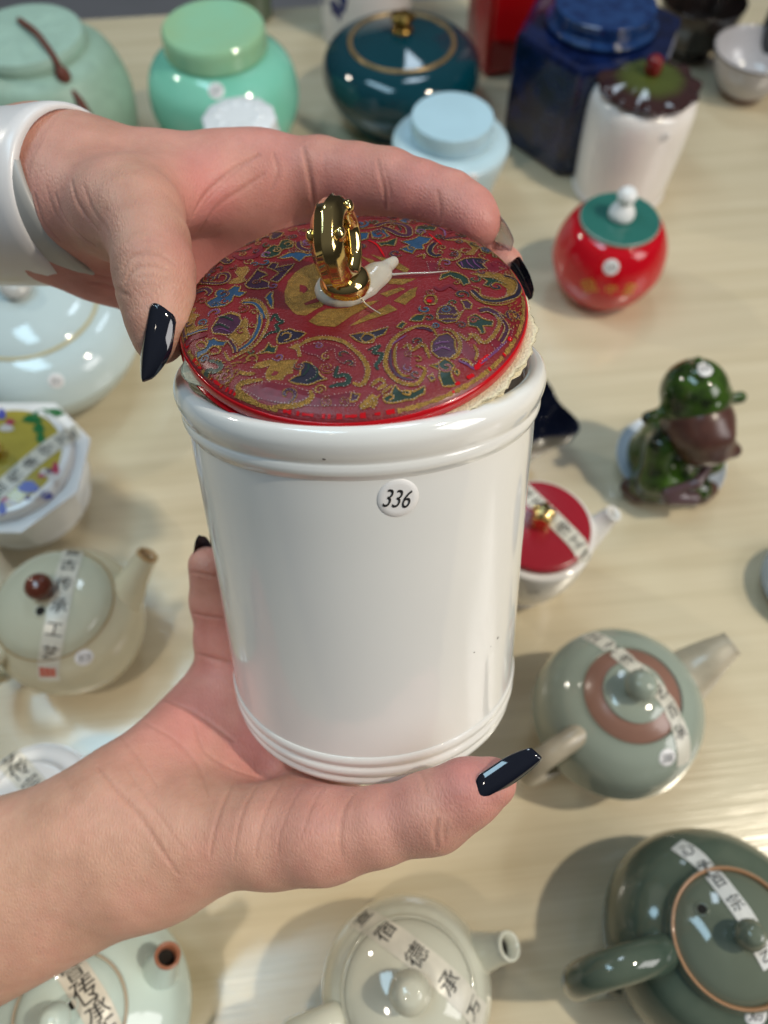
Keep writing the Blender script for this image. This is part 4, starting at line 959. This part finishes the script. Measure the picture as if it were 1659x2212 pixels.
        ribbon(col_, sp, sz*(.34 if col_ != 'gold' else .30), off+.00006, taper=True); dots(sp, False, .0010, .00012)
        occ = np.vstack([occ, np.array(sp)]); placed += 1
        if placed > 120: break
    # stitched gold dashes and the worn gold edge band
    def dash(rg, X, Y, L, ang, w=12):
        x0, y0 = reg(rg, [(X, Y)])[0]; l = px_w(L); ribbon('gold', [(x0-l*math.cos(ang), y0-l*math.sin(ang)), (x0+l*math.cos(ang), y0+l*math.sin(ang))], px_w(w), .0004)
    for X, Y in ((400,420),(430,425),(465,440),(500,480),(545,450),(580,440),(620,400),(650,380),(680,400),(610,440),(660,440),(500,520),(560,530),(580,510),(590,550),(740,370),(750,420),(420,530),(410,575),(440,530),(500,585),(530,590),(495,630),(500,660),(440,665),(560,470),(350,590),(340,545),(700,330),(640,350)):
        dash('C', X, Y, 17, .3+random.uniform(-.3, .3), 13)
    for _ in range(46): dash('B', random.uniform(1430, 1570), random.uniform(950, 1100), 12, random.uniform(.6, 1.4), 8)
    for k in range(11): dash('D', 150+k*9, 790-k*7, 34, .85, 9); dash('D', 110+k*7, 830-k*3, 20, .85, 8)
    for X, Y in ((1390,60),(1400,110),(1420,60),(1430,100),(1380,130),(1440,40),(1410,20),(1370,90)): dash('D', X, Y, 14, 1.2, 10)
    N = 420; on = True
    for k in range(N):
        a = 2*math.pi*k/N
        if random.random() < .07: on = not on
        if math.sin(a) < -.2 and .2 < math.cos(a): on = random.random() < .93
        if on: ribbon('gold', [(.0513*math.cos(a+u), .0513*math.sin(a+u)) for u in (0, .0155)], .0011*random.uniform(.6, 1.1), .00022)
        elif random.random() < .5: ribbon('scrap', [(.0512*math.cos(a+u), .0512*math.sin(a+u)) for u in (0, .0155)], .0010*random.uniform(.5, 1.2), .00024)
    names = dict(gold='gold_embroidery', purple='purple_embroidery', blue='blue_embroidery', green='green_embroidery', navy='navy_embroidery', maroon='maroon_embroidery', violet='violet_embroidery', red='red_cutwork', scrap='bare_red_patches', dots='silver_stitches')
    for c, (V, Fc) in buf.items():
        if V: obj(names[c], V, Fc, cols[c], t, smooth=False, kind='stuff')
    # glue pool and gold ring knob
    kx, ky = lid_xy(748, 632); zb = dome(math.hypot(kx, ky))
    glue = mat('cloudy_hot_glue', (.62, .58, .50), .12, sss=.4, sssr=(.003, .0025, .002), trans=.25, var=.05, vscale=200)
    g0 = lid_xy(742, 628); A = np.array
    def lp(X, Y, z): x, y = lid_xy(X, Y); return A([x, y, dome(math.hypot(x, y))+z])
    pr = []
    for k in range(14):
        a = 2*math.pi*k/14; a2 = 2*math.pi*(k+1)/14; R = .0062
        pr.append((A([g0[0]+R*math.cos(a), g0[1]+R*math.sin(a), zb+.0006]), .0020, A([g0[0]+R*math.cos(a2), g0[1]+R*math.sin(a2), zb+.0006]), .0020, .002))
    pr += [(A([g0[0], g0[1], zb+.001]), .0055*.5, A([g0[0], g0[1], zb+.0022]), .0028, .006)]
    for q in ([lp(785, 620, .001), .0024, lp(812, 602, .0012), .0030, .004], [lp(812, 602, .0012), .0030, lp(850, 573, .0012), .0017, .003], [lp(800, 628, .0008), .0022, lp(832, 600, .001), .0016, .003]): pr.append(tuple(q))
    V, Q = sdf_mesh(pr, .0004, .003); gl = np_obj('glue_pool', V, Q, glue, t)
    th = merge(tube([lp(845, 600, .0010), lp(880, 599, .0013), lp(930, 596, .0011), lp(968, 591, .0009)], [.0004, .00028, .00024, .00012], 6), tube([lp(782, 652, .0012), lp(790, 664, .0013), lp(803, 673, .0011), lp(822, 684, .0010)], [.0003, .00022, .0002, .00015], 6))
    obj('glue_thread', *th, glue, gl)
    kb = part('knob', [(.0002, zb), (.0060, zb+.0004), (.0073, zb+.0022), (.0075, zb+.0042), (.0066, zb+.0062), (.0048, zb+.0074), (.0040, zb+.0082), (0, zb+.0084)], M['gold'], t, n=6, seg=64)
    kb.data.transform(Matrix.Translation((kx, ky, 0)))
    # ring: closed facetted band standing on the base
    Ro, Ri, hw = .0121, .0066, .0047
    prof = [(Ri, -hw*.55), (Ri+.0012, -hw*.95), (Ro-.0030, -hw*1.0), (Ro-.0006, -hw*.62), (Ro, -hw*.50), (Ro+.0002, -hw*.10), (Ro+.0008, 0), (Ro+.0002, hw*.10), (Ro, hw*.50), (Ro-.0006, hw*.62), (Ro-.0030, hw*1.0), (Ri+.0012, hw*.95), (Ri, hw*.55)]
    V = []; Fc = []; N = 72; m_ = len(prof)
    for k in range(N):
        a = 2*math.pi*k/N; sc = 1+.022*math.cos(7*a)+.020*max(0, math.cos(a-.12))**8
        for r, x in prof: V.append((x, r*sc*math.cos(a), r*sc*math.sin(a)*1.02))
    for k in range(N):
        for i in range(m_): Fc.append((k*m_+i, k*m_+(i+1) % m_, ((k+1) % N)*m_+(i+1) % m_, ((k+1) % N)*m_+i))
    parts = [(V, Fc)]
    for sx in (-1, 1):
        for a in (.95, 2.35):
            parts.append(sphere((sx*hw*.90, .0094*math.cos(a), 0.0094*math.sin(a)), .0021, 12, (.7, 1, 1)))
    V, Fc = merge(*parts)
    ring = obj('knob_ring', V, Fc, M['gold'], kb)
    ring.matrix_basis = Matrix.Translation((kx-.0014, ky+.0004, zb+.0158)) @ Matrix.Rotation(math.radians(-9), 4, 'Y') @ Matrix.Rotation(math.radians(-13), 4, 'Z')
    for p_ in ring.data.polygons: p_.use_smooth = True
    return t
LID = brocade_lid()

# ------------------------------------------------------------------ hands
def skin_mat():
    m = bpy.data.materials.new('skin'); m.use_nodes = True; nt = m.node_tree; b = nt.nodes['Principled BSDF']
    tc = nt.nodes.new('ShaderNodeTexCoord')
    at1 = nt.nodes.new('ShaderNodeAttribute'); at1.attribute_name = 'pink'
    sp = nt.nodes.new('ShaderNodeSeparateColor'); nt.links.new(at1.outputs['Color'], sp.inputs[0])
    mix = nt.nodes.new('ShaderNodeMix'); mix.data_type = 'RGBA'
    mix.inputs['A'].default_value = (*srgb(200, 161, 140), 1); mix.inputs['B'].default_value = (*srgb(206, 134, 132), 1)
    nt.links.new(sp.outputs[0], mix.inputs['Factor'])
    n = nt.nodes.new('ShaderNodeTexNoise'); n.inputs['Scale'].default_value = 48; n.inputs['Detail'].default_value = 9; n.inputs['Roughness'].default_value = .62; nt.links.new(tc.outputs['Object'], n.inputs['Vector'])
    r = nt.nodes.new('ShaderNodeValToRGB'); r.color_ramp.elements[0].position = .3; r.color_ramp.elements[0].color = (.80, .71, .70, 1); r.color_ramp.elements[1].position = .7; r.color_ramp.elements[1].color = (1.08, 1.07, 1.06, 1)
    nt.links.new(n.outputs['Fac'], r.inputs[0])
    m2 = nt.nodes.new('ShaderNodeMix'); m2.data_type = 'RGBA'; m2.blend_type = 'MULTIPLY'; m2.inputs['Factor'].default_value = 1
    nt.links.new(mix.outputs['Result'], m2.inputs['A']); nt.links.new(r.outputs[0], m2.inputs['B'])
    nb = nt.nodes.new('ShaderNodeTexNoise'); nb.inputs['Scale'].default_value = 26; nb.inputs['Detail'].default_value = 6; nb.inputs['Roughness'].default_value = .7; nt.links.new(tc.outputs['Object'], nb.inputs['Vector'])
    rb = nt.nodes.new('ShaderNodeValToRGB'); rb.color_ramp.elements[0].position = .42; rb.color_ramp.elements[0].color = (0, 0, 0, 1); rb.color_ramp.elements[1].position = .72; rb.color_ramp.elements[1].color = (.34, .34, .34, 1)
    nt.links.new(nb.outputs['Fac'], rb.inputs[0])
    m4 = nt.nodes.new('ShaderNodeMix'); m4.data_type = 'RGBA'; m4.inputs['B'].default_value = (*srgb(204, 124, 120), 1)      # blotches
    nt.links.new(rb.outputs[0], m4.inputs['Factor']); nt.links.new(m2.outputs['Result'], m4.inputs['A']); m2 = m4
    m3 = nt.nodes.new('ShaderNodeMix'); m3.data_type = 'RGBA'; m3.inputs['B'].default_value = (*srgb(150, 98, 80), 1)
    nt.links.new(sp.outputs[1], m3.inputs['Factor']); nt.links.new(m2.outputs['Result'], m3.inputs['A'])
    nt.links.new(m3.outputs['Result'], b.inputs['Base Color'])
    b.inputs['Roughness'].default_value = .48; b.inputs['Specular IOR Level'].default_value = .38
    b.inputs['Subsurface Weight'].default_value = .22; b.inputs['Subsurface Radius'].default_value = (.0045, .0016, .0008); b.inputs['Subsurface Scale'].default_value = 1
    # fine skin lines and pores
    v = nt.nodes.new('ShaderNodeTexVoronoi'); v.feature = 'DISTANCE_TO_EDGE'; v.inputs['Scale'].default_value = 900
    mp = nt.nodes.new('ShaderNodeMapping'); mp.inputs['Scale'].default_value = (1, .45, 1); nt.links.new(tc.outputs['Object'], mp.inputs[0]); nt.links.new(mp.outputs[0], v.inputs['Vector'])
    n3 = nt.nodes.new('ShaderNodeTexNoise'); n3.inputs['Scale'].default_value = 260; n3.inputs['Detail'].default_value = 5; nt.links.new(tc.outputs['Object'], n3.inputs['Vector'])
    ad = nt.nodes.new('ShaderNodeMath'); ad.operation = 'MULTIPLY_ADD'; ad.inputs[1].default_value = 1.2; nt.links.new(v.outputs['Distance'], ad.inputs[0]); nt.links.new(n3.outputs['Fac'], ad.inputs[2])
    bp = nt.nodes.new('ShaderNodeBump'); bp.inputs['Strength'].default_value = .36; bp.inputs['Distance'].default_value = .0005
    nt.links.new(ad.outputs[0], bp.inputs['Height']); nt.links.new(bp.outputs['Normal'], b.inputs['Normal'])
    return m
SKIN = skin_mat()
def to_world(V): 
    R = np.array([RT, DN, FW]); return np.asarray(V) @ R + np.array(CAM)
def hand(name, chains, label, origin, pinks, creases, h=.0007):
    """chains: lists of (X,Y,depth,r) joined by tapered capsules, with their blend k"""
    prims = [(k, [(c[0], c[1]) if len(c) == 2 else (P(c[0], c[1], c[2]), c[3]) for c in ch]) for k, ch in chains]
    V, Q = sdf_mesh(prims, h)
    # vertex normals
    fn = np.cross(V[Q[:, 2]]-V[Q[:, 0]], V[Q[:, 3]]-V[Q[:, 1]]); N = np.zeros_like(V)
    for i in range(4): np.add.at(N, Q[:, i], fn)
    N /= np.linalg.norm(N, axis=1)[:, None]+1e-12
    Wv = to_world(V)
    bt = BVHTree.FromPolygons([Vector(v) for v in Wv], [tuple(q) for q in Q.tolist()])
    att = np.zeros((len(V), 4), np.float32); att[:, 3] = 1
    disp = np.zeros(len(V))
    for X, Y, d, R_, amt in pinks:
        q = P(X, Y, d); att[:, 0] = np.maximum(att[:, 0], amt*np.exp(-((V-q)**2).sum(1)/R_**2))
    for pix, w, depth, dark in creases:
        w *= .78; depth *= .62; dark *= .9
        pts = []
        for X, Y in cr(pix, 8):
            l, n = hit(bt, X, Y)
            if l is not None: pts.append(np.array(l))
        if len(pts) < 2: continue
        dmin = np.full(len(V), 1.0)
        pts = np.array(pts)
        near = (np.abs(Wv-pts.mean(0)).max(1) < np.abs(pts-pts.mean(0)).max()+.006)
        Wn = Wv[near]; dn = np.full(len(Wn), 1.0)
        for i, (a, b) in enumerate(zip(pts, pts[1:])):
            d = b-a; L = d@d+1e-12; tt = np.clip(((Wn-a)@d)/L, 0, 1); dn = np.minimum(dn, np.linalg.norm(Wn-a-tt[:, None]*d, axis=1)*(1+1.2*abs(2*(i+.5)/(len(pts)-1)-1)**3))
        g = np.exp(-(dn/w)**2); ridge = np.exp(-((dn-2.2*w)/(1.3*w))**2)
        disp[near] += -depth*g+depth*.12*ridge
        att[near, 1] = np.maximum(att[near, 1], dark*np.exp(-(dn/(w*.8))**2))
    V = V+N*disp[:, None]
    o = np_obj(name, to_world(V)-np.array(origin), Q, SKIN); o.location = origin
    a = o.data.color_attributes.new('pink', 'FLOAT_COLOR', 'POINT'); a.data.foreach_set('color', att.ravel())
    tag(o, label, 'hand')
    return o
def nail(parent, pos, d, n, length, width, m, arch=.32, curl=.10, tip=.35, thick=.0006, label=None, tipskew=0):
    """a long curved fingernail; pos = middle of its root, camera frame"""
    d = np.array(d, float); d /= np.linalg.norm(d); n = np.array(n, float); n -= d*(n@d); n /= np.linalg.norm(n); x = np.cross(d, n)
    NL, NW = 22, 13; V = []; Fc = []
    for side in (1, 0):
        for i in range(NL):
            s = i/(NL-1)
            w = width*(.80+.20*min(1, s*6)) if s < .5 else width*(1-(1-tip)*((s-.5)/.5)**1.8)
            if s > .93: w *= math.sqrt(max(.02, 1-((s-.93)/.07)**2))
            if s < .10: w *= .78+.22*math.sqrt(1-(1-s/.10)**2)
            for j in range(NW):
                u = 2*j/(NW-1)-1
                q = np.array(pos)+d*(length*s-.0014*(u*u)*(1 if s < .2 else 0)*(1-s/.2 if s < .2 else 0)*-1)+x*(u*w/2+tipskew*length*s*s)+n*(-arch*width*u*u*(w/width)-curl*length*s*s+(thick if side else 0)*(1-.6*u*u))
                V.append(q)
    T = NL*NW
    for i in range(NL-1):
        for j in range(NW-1):
            a = i*NW+j; Fc.append((a, a+1, a+NW+1, a+NW)); Fc.append((T+a, T+a+NW, T+a+NW+1, T+a+1))
    for i in range(NL-1):
        for j in (0, NW-1): a = i*NW+j; Fc.append((a, a+NW, T+a+NW, T+a))
    for j in range(NW-1):
        for i in (0, NL-1): a = i*NW+j; Fc.append((a, a+1, T+a+1, T+a))
    Wd = [parent.matrix_world.inverted() @ Vector(v) for v in to_world(np.array(V))]
    o = obj('fingernail', Wd, Fc, m, parent, label=label)
    bm = bmesh.new(); bm.from_mesh(o.data); bmesh.ops.recalc_face_normals(bm, faces=bm.faces); bm.to_mesh(o.data); bm.free()
    for p in o.data.polygons: p.use_smooth = True
    return o
POLISH = mat('black_nail_polish', (.006, .008, .016), .05, coat=.6)
CLEAR = mat('clear_gel_nail', (.88, .82, .78), .10, trans=.72, ior=1.35, bump=.3, bscale=250)

# jar frame -> camera frame, for the fingers that close round it
MC = Matrix(((RT.x, RT.y, RT.z), (DN.x, DN.y, DN.z), (FW.x, FW.y, FW.z)))
def J(x, y, z, r):
    w = MJ @ Vector((x, y, z+BASE)); c = MC @ (w-CAM); return (np.array(c), r)

lower = hand('hand', [
    (.020, [(-330, 1968, .292, .0262), (240, 1782, .283, .0208)]), (.020, [(-330, 2178, .292, .0262), (345, 1842, .279, .0200)]),
    (.018, [(240, 1782, .283, .0205), (300, 1722, .287, .0195), (470, 1512, .314, .0165)]),
    (.018, [(345, 1838, .277, .0200), (440, 1805, .269, .0188), (580, 1806, .258, .0156), (700, 1804, .251, .0136)]),
    (.008, [(700, 1804, .251, .0136), (810, 1786, .246, .0117), (935, 1756, .242, .0112)]), (.006, [(935, 1752, .242, .0116), (1010, 1712, .239, .0100), (1062, 1690, .237, .0076)]),
    (.016, [(330, 1800, .284, .018), J(-.022, -.004, -.0155, .0135)]), (.016, [(300, 1760, .288, .018), J(-.042, .002, -.0160, .0135)]),
    (.014, [(640, 1796, .266, .0122), J(-.004, .002, -.0155, .0130)]),
    (.012, [J(-.058, .004, -.0135, .0140), J(-.042, .002, -.016, .0135), J(-.022, -.004, -.0155, .0135), J(-.002, .004, -.0150, .0130), J(.006, .030, -.0135, .0115)]),
    (.010, [J(-.042, .002, -.016, .0135), J(-.038, .028, -.0140, .0115)]), (.010, [J(-.022, -.004, -.0155, .0135), J(-.016, .036, -.0140, .0115)]),
    (.007, [J(-.0595, .006, -.0120, .0125), J(-.0625, .0135, .012, .0092), J(-.0630, .0165, .030, .0084), J(-.0628, .0155, .0475, .0070)]),
    (.005, [J(-.038, .028, -.0140, .0112), J(-.046, .050, .006, .0092), J(-.0455, .049, .028, .0085), J(-.044, .0475, .052, .0072)]),
    (.005, [J(-.016, .036, -.0140, .0112), J(-.020, .066, .004, .0094), J(-.0195, .0635, .030, .0087), J(-.019, .061, .056, .0074)]),
    (.005, [J(.006, .030, -.0135, .0112), J(.012, .067, .003, .0094), J(.012, .0655, .028, .0087), J(.012, .063, .054, .0074)]),
  ], 'right hand and bare forearm under the white jar with black thumb nail', tuple(cam2w(P(300, 1795, .28))),
  [(560, 1610, .29, .022, .8), (430, 1560, .30, .03, .75), (1010, 1660, .236, .018, .8), (860, 1705, .242, .024, .55), (700, 1700, .25, .03, .5), (450, 1350, .31, .02, .8), (455, 1200, .31, .02, .9), (470, 1450, .31, .02, .8)],
  [([(210, 1655), (250, 1705), (300, 1760), (345, 1830), (385, 1890)], .0011, .0006, .30), ([(265, 1650), (300, 1700), (350, 1770), (400, 1840)], .0008, .0003, .16),
   ([(505, 1690), (480, 1740), (462, 1800), (455, 1850)], .0010, .0005, .22), ([(560, 1690), (530, 1740), (512, 1800), (505, 1860)], .0009, .0004, .18), ([(610, 1690), (580, 1740), (560, 1800), (552, 1850)], .0009, .0004, .18), ([(655, 1695), (628, 1740), (605, 1800), (600, 1850)], .0008, .0003, .14),
   ([(700, 1700), (672, 1745), (655, 1800)], .0008, .0003, .14), ([(765, 1715), (745, 1745), (735, 1800), (738, 1850)], .0010, .0005, .2),
   ([(945, 1770), (940, 1800), (944, 1830)], .0009, .0007, .35), ([(962, 1775), (960, 1800), (962, 1822)], .0008, .0005, .28), ([(905, 1665), (918, 1690), (920, 1715)], .0010, .0003, .15),
   ([(340, 1505), (400, 1530), (450, 1560), (505, 1600)], .0012, .0007, .30), ([(310, 1560), (380, 1600), (430, 1660), (450, 1720)], .0011, .0005, .2), ([(420, 1560), (440, 1620), (500, 1660), (560, 1680)], .0010, .0005, .2), ([(260, 1590), (300, 1640), (340, 1700)], .0010, .0004, .15),
   ([(425, 1412), (460, 1422), (500, 1430)], .0011, .0008, .4), ([(418, 1325), (450, 1332), (480, 1335)], .0011, .0008, .4), ([(412, 1235), (440, 1240), (470, 1245)], .0010, .0007, .35)])
bpy.context.view_layer.update()
nail(lower, P(1034, 1728, .2296), (.84, -.50, -.02), (.24, .38, -.90), .0226, .0104, POLISH, .34, .10, .55)
c_ = J(-.0655, .0195, .0420, 0)[0]; up_ = J(-.0655, .0195, .0620, 0)[0]-c_
nail(lower, c_, up_, np.array([-.55, 0, .8]), .017, .0085, POLISH, .3, .10, .4)

upper = hand('hand', [
    (.020, [(-280, 300, .316, .0165), (100, 352, .278, .0162)]), (.020, [(-280, 430, .316, .0165), (80, 468, .279, .0165)]),
    (.014, [(100, 352, .277, .0162), (210, 366, .276, .0160), (345, 384, .279, .0152), (470, 386, .283, .0144), (565, 386, .286, .0140)]),
    (.010, [(565, 386, .286, .0140), (690, 378, .282, .0124), (770, 389, .278, .0118), (838, 400, .2745, .0117), (905, 421, .269, .0107), (968, 440, .265, .0102), (1012, 464, .261, .0090), (1032, 482, .2585, .0076)]),
    (.022, [(130, 440, .273, .0150), (185, 452, .262, .0146), (255, 464, .249, .0134), (300, 476, .241, .0128), (322, 522, .2345, .0116), (333, 585, .2285, .0113), (338, 640, .2255, .0102), (344, 705, .2235, .0084), (344, 738, .2230, .0064)]),
    (.020, [(290, 440, .252, .0085), (380, 420, .266, .0070), (490, 402, .282, .0080)]),
    (.014, [(80, 475, .280, .0165), (220, 548, .287, .0172), (345, 605, .298, .0158), (430, 640, .312, .0130)]),
    (.014, [(215, 420, .285, .013), (300, 450, .290, .013), (548, 468, .299, .0135)]), (.014, [(215, 470, .288, .013), (300, 500, .294, .013), (490, 555, .309, .0130)]),
    (.010, [(565, 394, .288, .0124), (548, 468, .299, .0135), (490, 555, .309, .0130), (430, 640, .313, .0128)]),
    (.005, [(548, 468, .299, .0130), (800, 520, .303, .0100), (980, 552, .285, .0090), (1085, 575, .267, .0072)]),
    (.005, [(490, 555, .309, .0128), (720, 615, .322, .0100), (900, 640, .312, .0090), (990, 650, .298, .0074)]),
    (.005, [(430, 640, .313, .0120), (600, 680, .328, .0088), (740, 690, .326, .0080), (820, 690, .318, .0066)]),
  ], 'left hand gripping the brocade lid by its edge, black thumb nail', tuple(cam2w(P(100, 400, .275))),
  [(520, 420, .29, .025, .9), (600, 400, .29, .03, .9), (440, 440, .27, .02, .9), (470, 560, .31, .05, 1.0), (740, 430, .275, .025, .7), (920, 450, .265, .03, .7), (1020, 480, .258, .02, .8), (200, 600, .29, .045, .9), (390, 560, .226, .012, .4)],
  [([(398, 425), (402, 450), (405, 485)], .0012, .0007, .30), ([(415, 470), (440, 425), (480, 385), (520, 355), (560, 335)], .0011, .0008, .35), ([(430, 500), (470, 445), (520, 410), (570, 375)], .0010, .0006, .3), ([(440, 440), (500, 380), (560, 330)], .0009, .0004, .2), ([(590, 330), (600, 370), (585, 410)], .0010, .0005, .25),
   ([(655, 318), (662, 350), (672, 400), (680, 450)], .0012, .0009, .40), ([(700, 330), (700, 370)], .0010, .0002, .1), ([(815, 345), (822, 375), (830, 410), (836, 450)], .0011, .0007, .32), ([(828, 350), (838, 390), (846, 430)], .0009, .0004, .2), ([(945, 410), (950, 440), (955, 480)], .0010, .0004, .2),
   ([(266, 580), (285, 555), (320, 548), (355, 556), (378, 572)], .0010, .0005, .26), ([(272, 604), (295, 580), (330, 574), (362, 582)], .0009, .0005, .24), ([(268, 620), (280, 590), (300, 566)], .0008, .0003, .16), ([(300, 600), (330, 596), (360, 600)], .0008, .0003, .14), ([(280, 530), (320, 520), (370, 528)], .0008, .00025, .1),
   ([(155, 390), (165, 430), (190, 470), (215, 500)], .0009, .0006, .24), ([(120, 420), (140, 470), (175, 510), (205, 530)], .0009, .0006, .24), ([(75, 420), (95, 480), (130, 520)], .0009, .0005, .2), ([(60, 400), (72, 450), (90, 500)], .0008, .0004, .16), ([(180, 400), (200, 450), (235, 500)], .0008, .0004, .16), ([(100, 400), (115, 450), (150, 500)], .0008, .0004, .16),
   ([(190, 610), (230, 615), (280, 640)], .0010, .0005, .2), ([(150, 560), (200, 590), (240, 600)], .0010, .0004, .2)])
bpy.context.view_layer.update()
nail(upper, P(336, 656, .2136), (-.10, .99, -.03), (-.30, -.02, -.95), .0216, .0100, POLISH, .34, .10, .22, tipskew=.12)
nail(upper, P(1040, 466, .2640), (.62, .76, -.12), (.45, -.40, .80), .0165, .0125, CLEAR, .40, .10, .62)
nail(upper, P(1104, 566, .2600), (.52, .85, -.15), (.62, -.38, .68), .0150, .0120, POLISH, .36, .16, .6)

# white watch strap round the left wrist
def wristband():
    c = P(184, 424, .275); ax = np.array([.88, .12, -.40]); ax /= np.linalg.norm(ax); up = np.array([-.03, -1, 0.]); up -= ax*(up@ax); up /= np.linalg.norm(up); sd = np.cross(ax, up)
    m = mat('white_silicone', (.74, .72, .73), .30, sss=.1, sssr=(.002, .002, .002)); m2 = mat('shaded_silicone', (.42, .40, .38), .4)  # strap tail is a greyer copy of the white, shade put into its colour
    def band(name, a0, a1, e0, e1, ru, rs, th, mm, par, N=64):
        V = []; Fc = []
        prof = [(0, 0), (.04, .8), (.12, 1), (.5, 1.05), (.88, 1), (.96, .8), (1, 0), (.9, -.05), (.1, -.05)]
        for i in range(N+1):
            a = a0+(a1-a0)*i/N
            for s, q in prof:
                k = e0(a)+(e1(a)-e0(a))*s
                V.append(c+ax*k+up*math.cos(a)*(ru+th*q)+sd*math.sin(a)*(rs+th*q))
        n = len(prof)
        for i in range(N):
            for j in range(n): Fc.append((i*n+j, i*n+(j+1) % n, (i+1)*n+(j+1) % n, (i+1)*n+j))
        if abs(a1-a0) < 6.2: Fc += [tuple(range(n)), tuple(range(N*n, N*n+n))[::-1]]
        bpy.context.view_layer.update()
        Wd = [par.matrix_world.inverted() @ Vector(v) for v in to_world(np.array(V))]
        o = obj(name, Wd, Fc, mm, par)
        bm = bmesh.new(); bm.from_mesh(o.data); bmesh.ops.recalc_face_normals(bm, faces=bm.faces); bm.to_mesh(o.data); bm.free()
        return o
    b = band('wristband', 0, 2*math.pi, lambda a: -.06, lambda a: .0, .0278, .0282, .0030, m, upper)
    band('strap_tail', math.pi*.46, math.pi*1.6, lambda a: -.03, lambda a: -.001+.012*min(1, max(0, (a-math.pi*.46)/1.15))**.8, .0274, .0278, .0016, m2, b)
wristband()
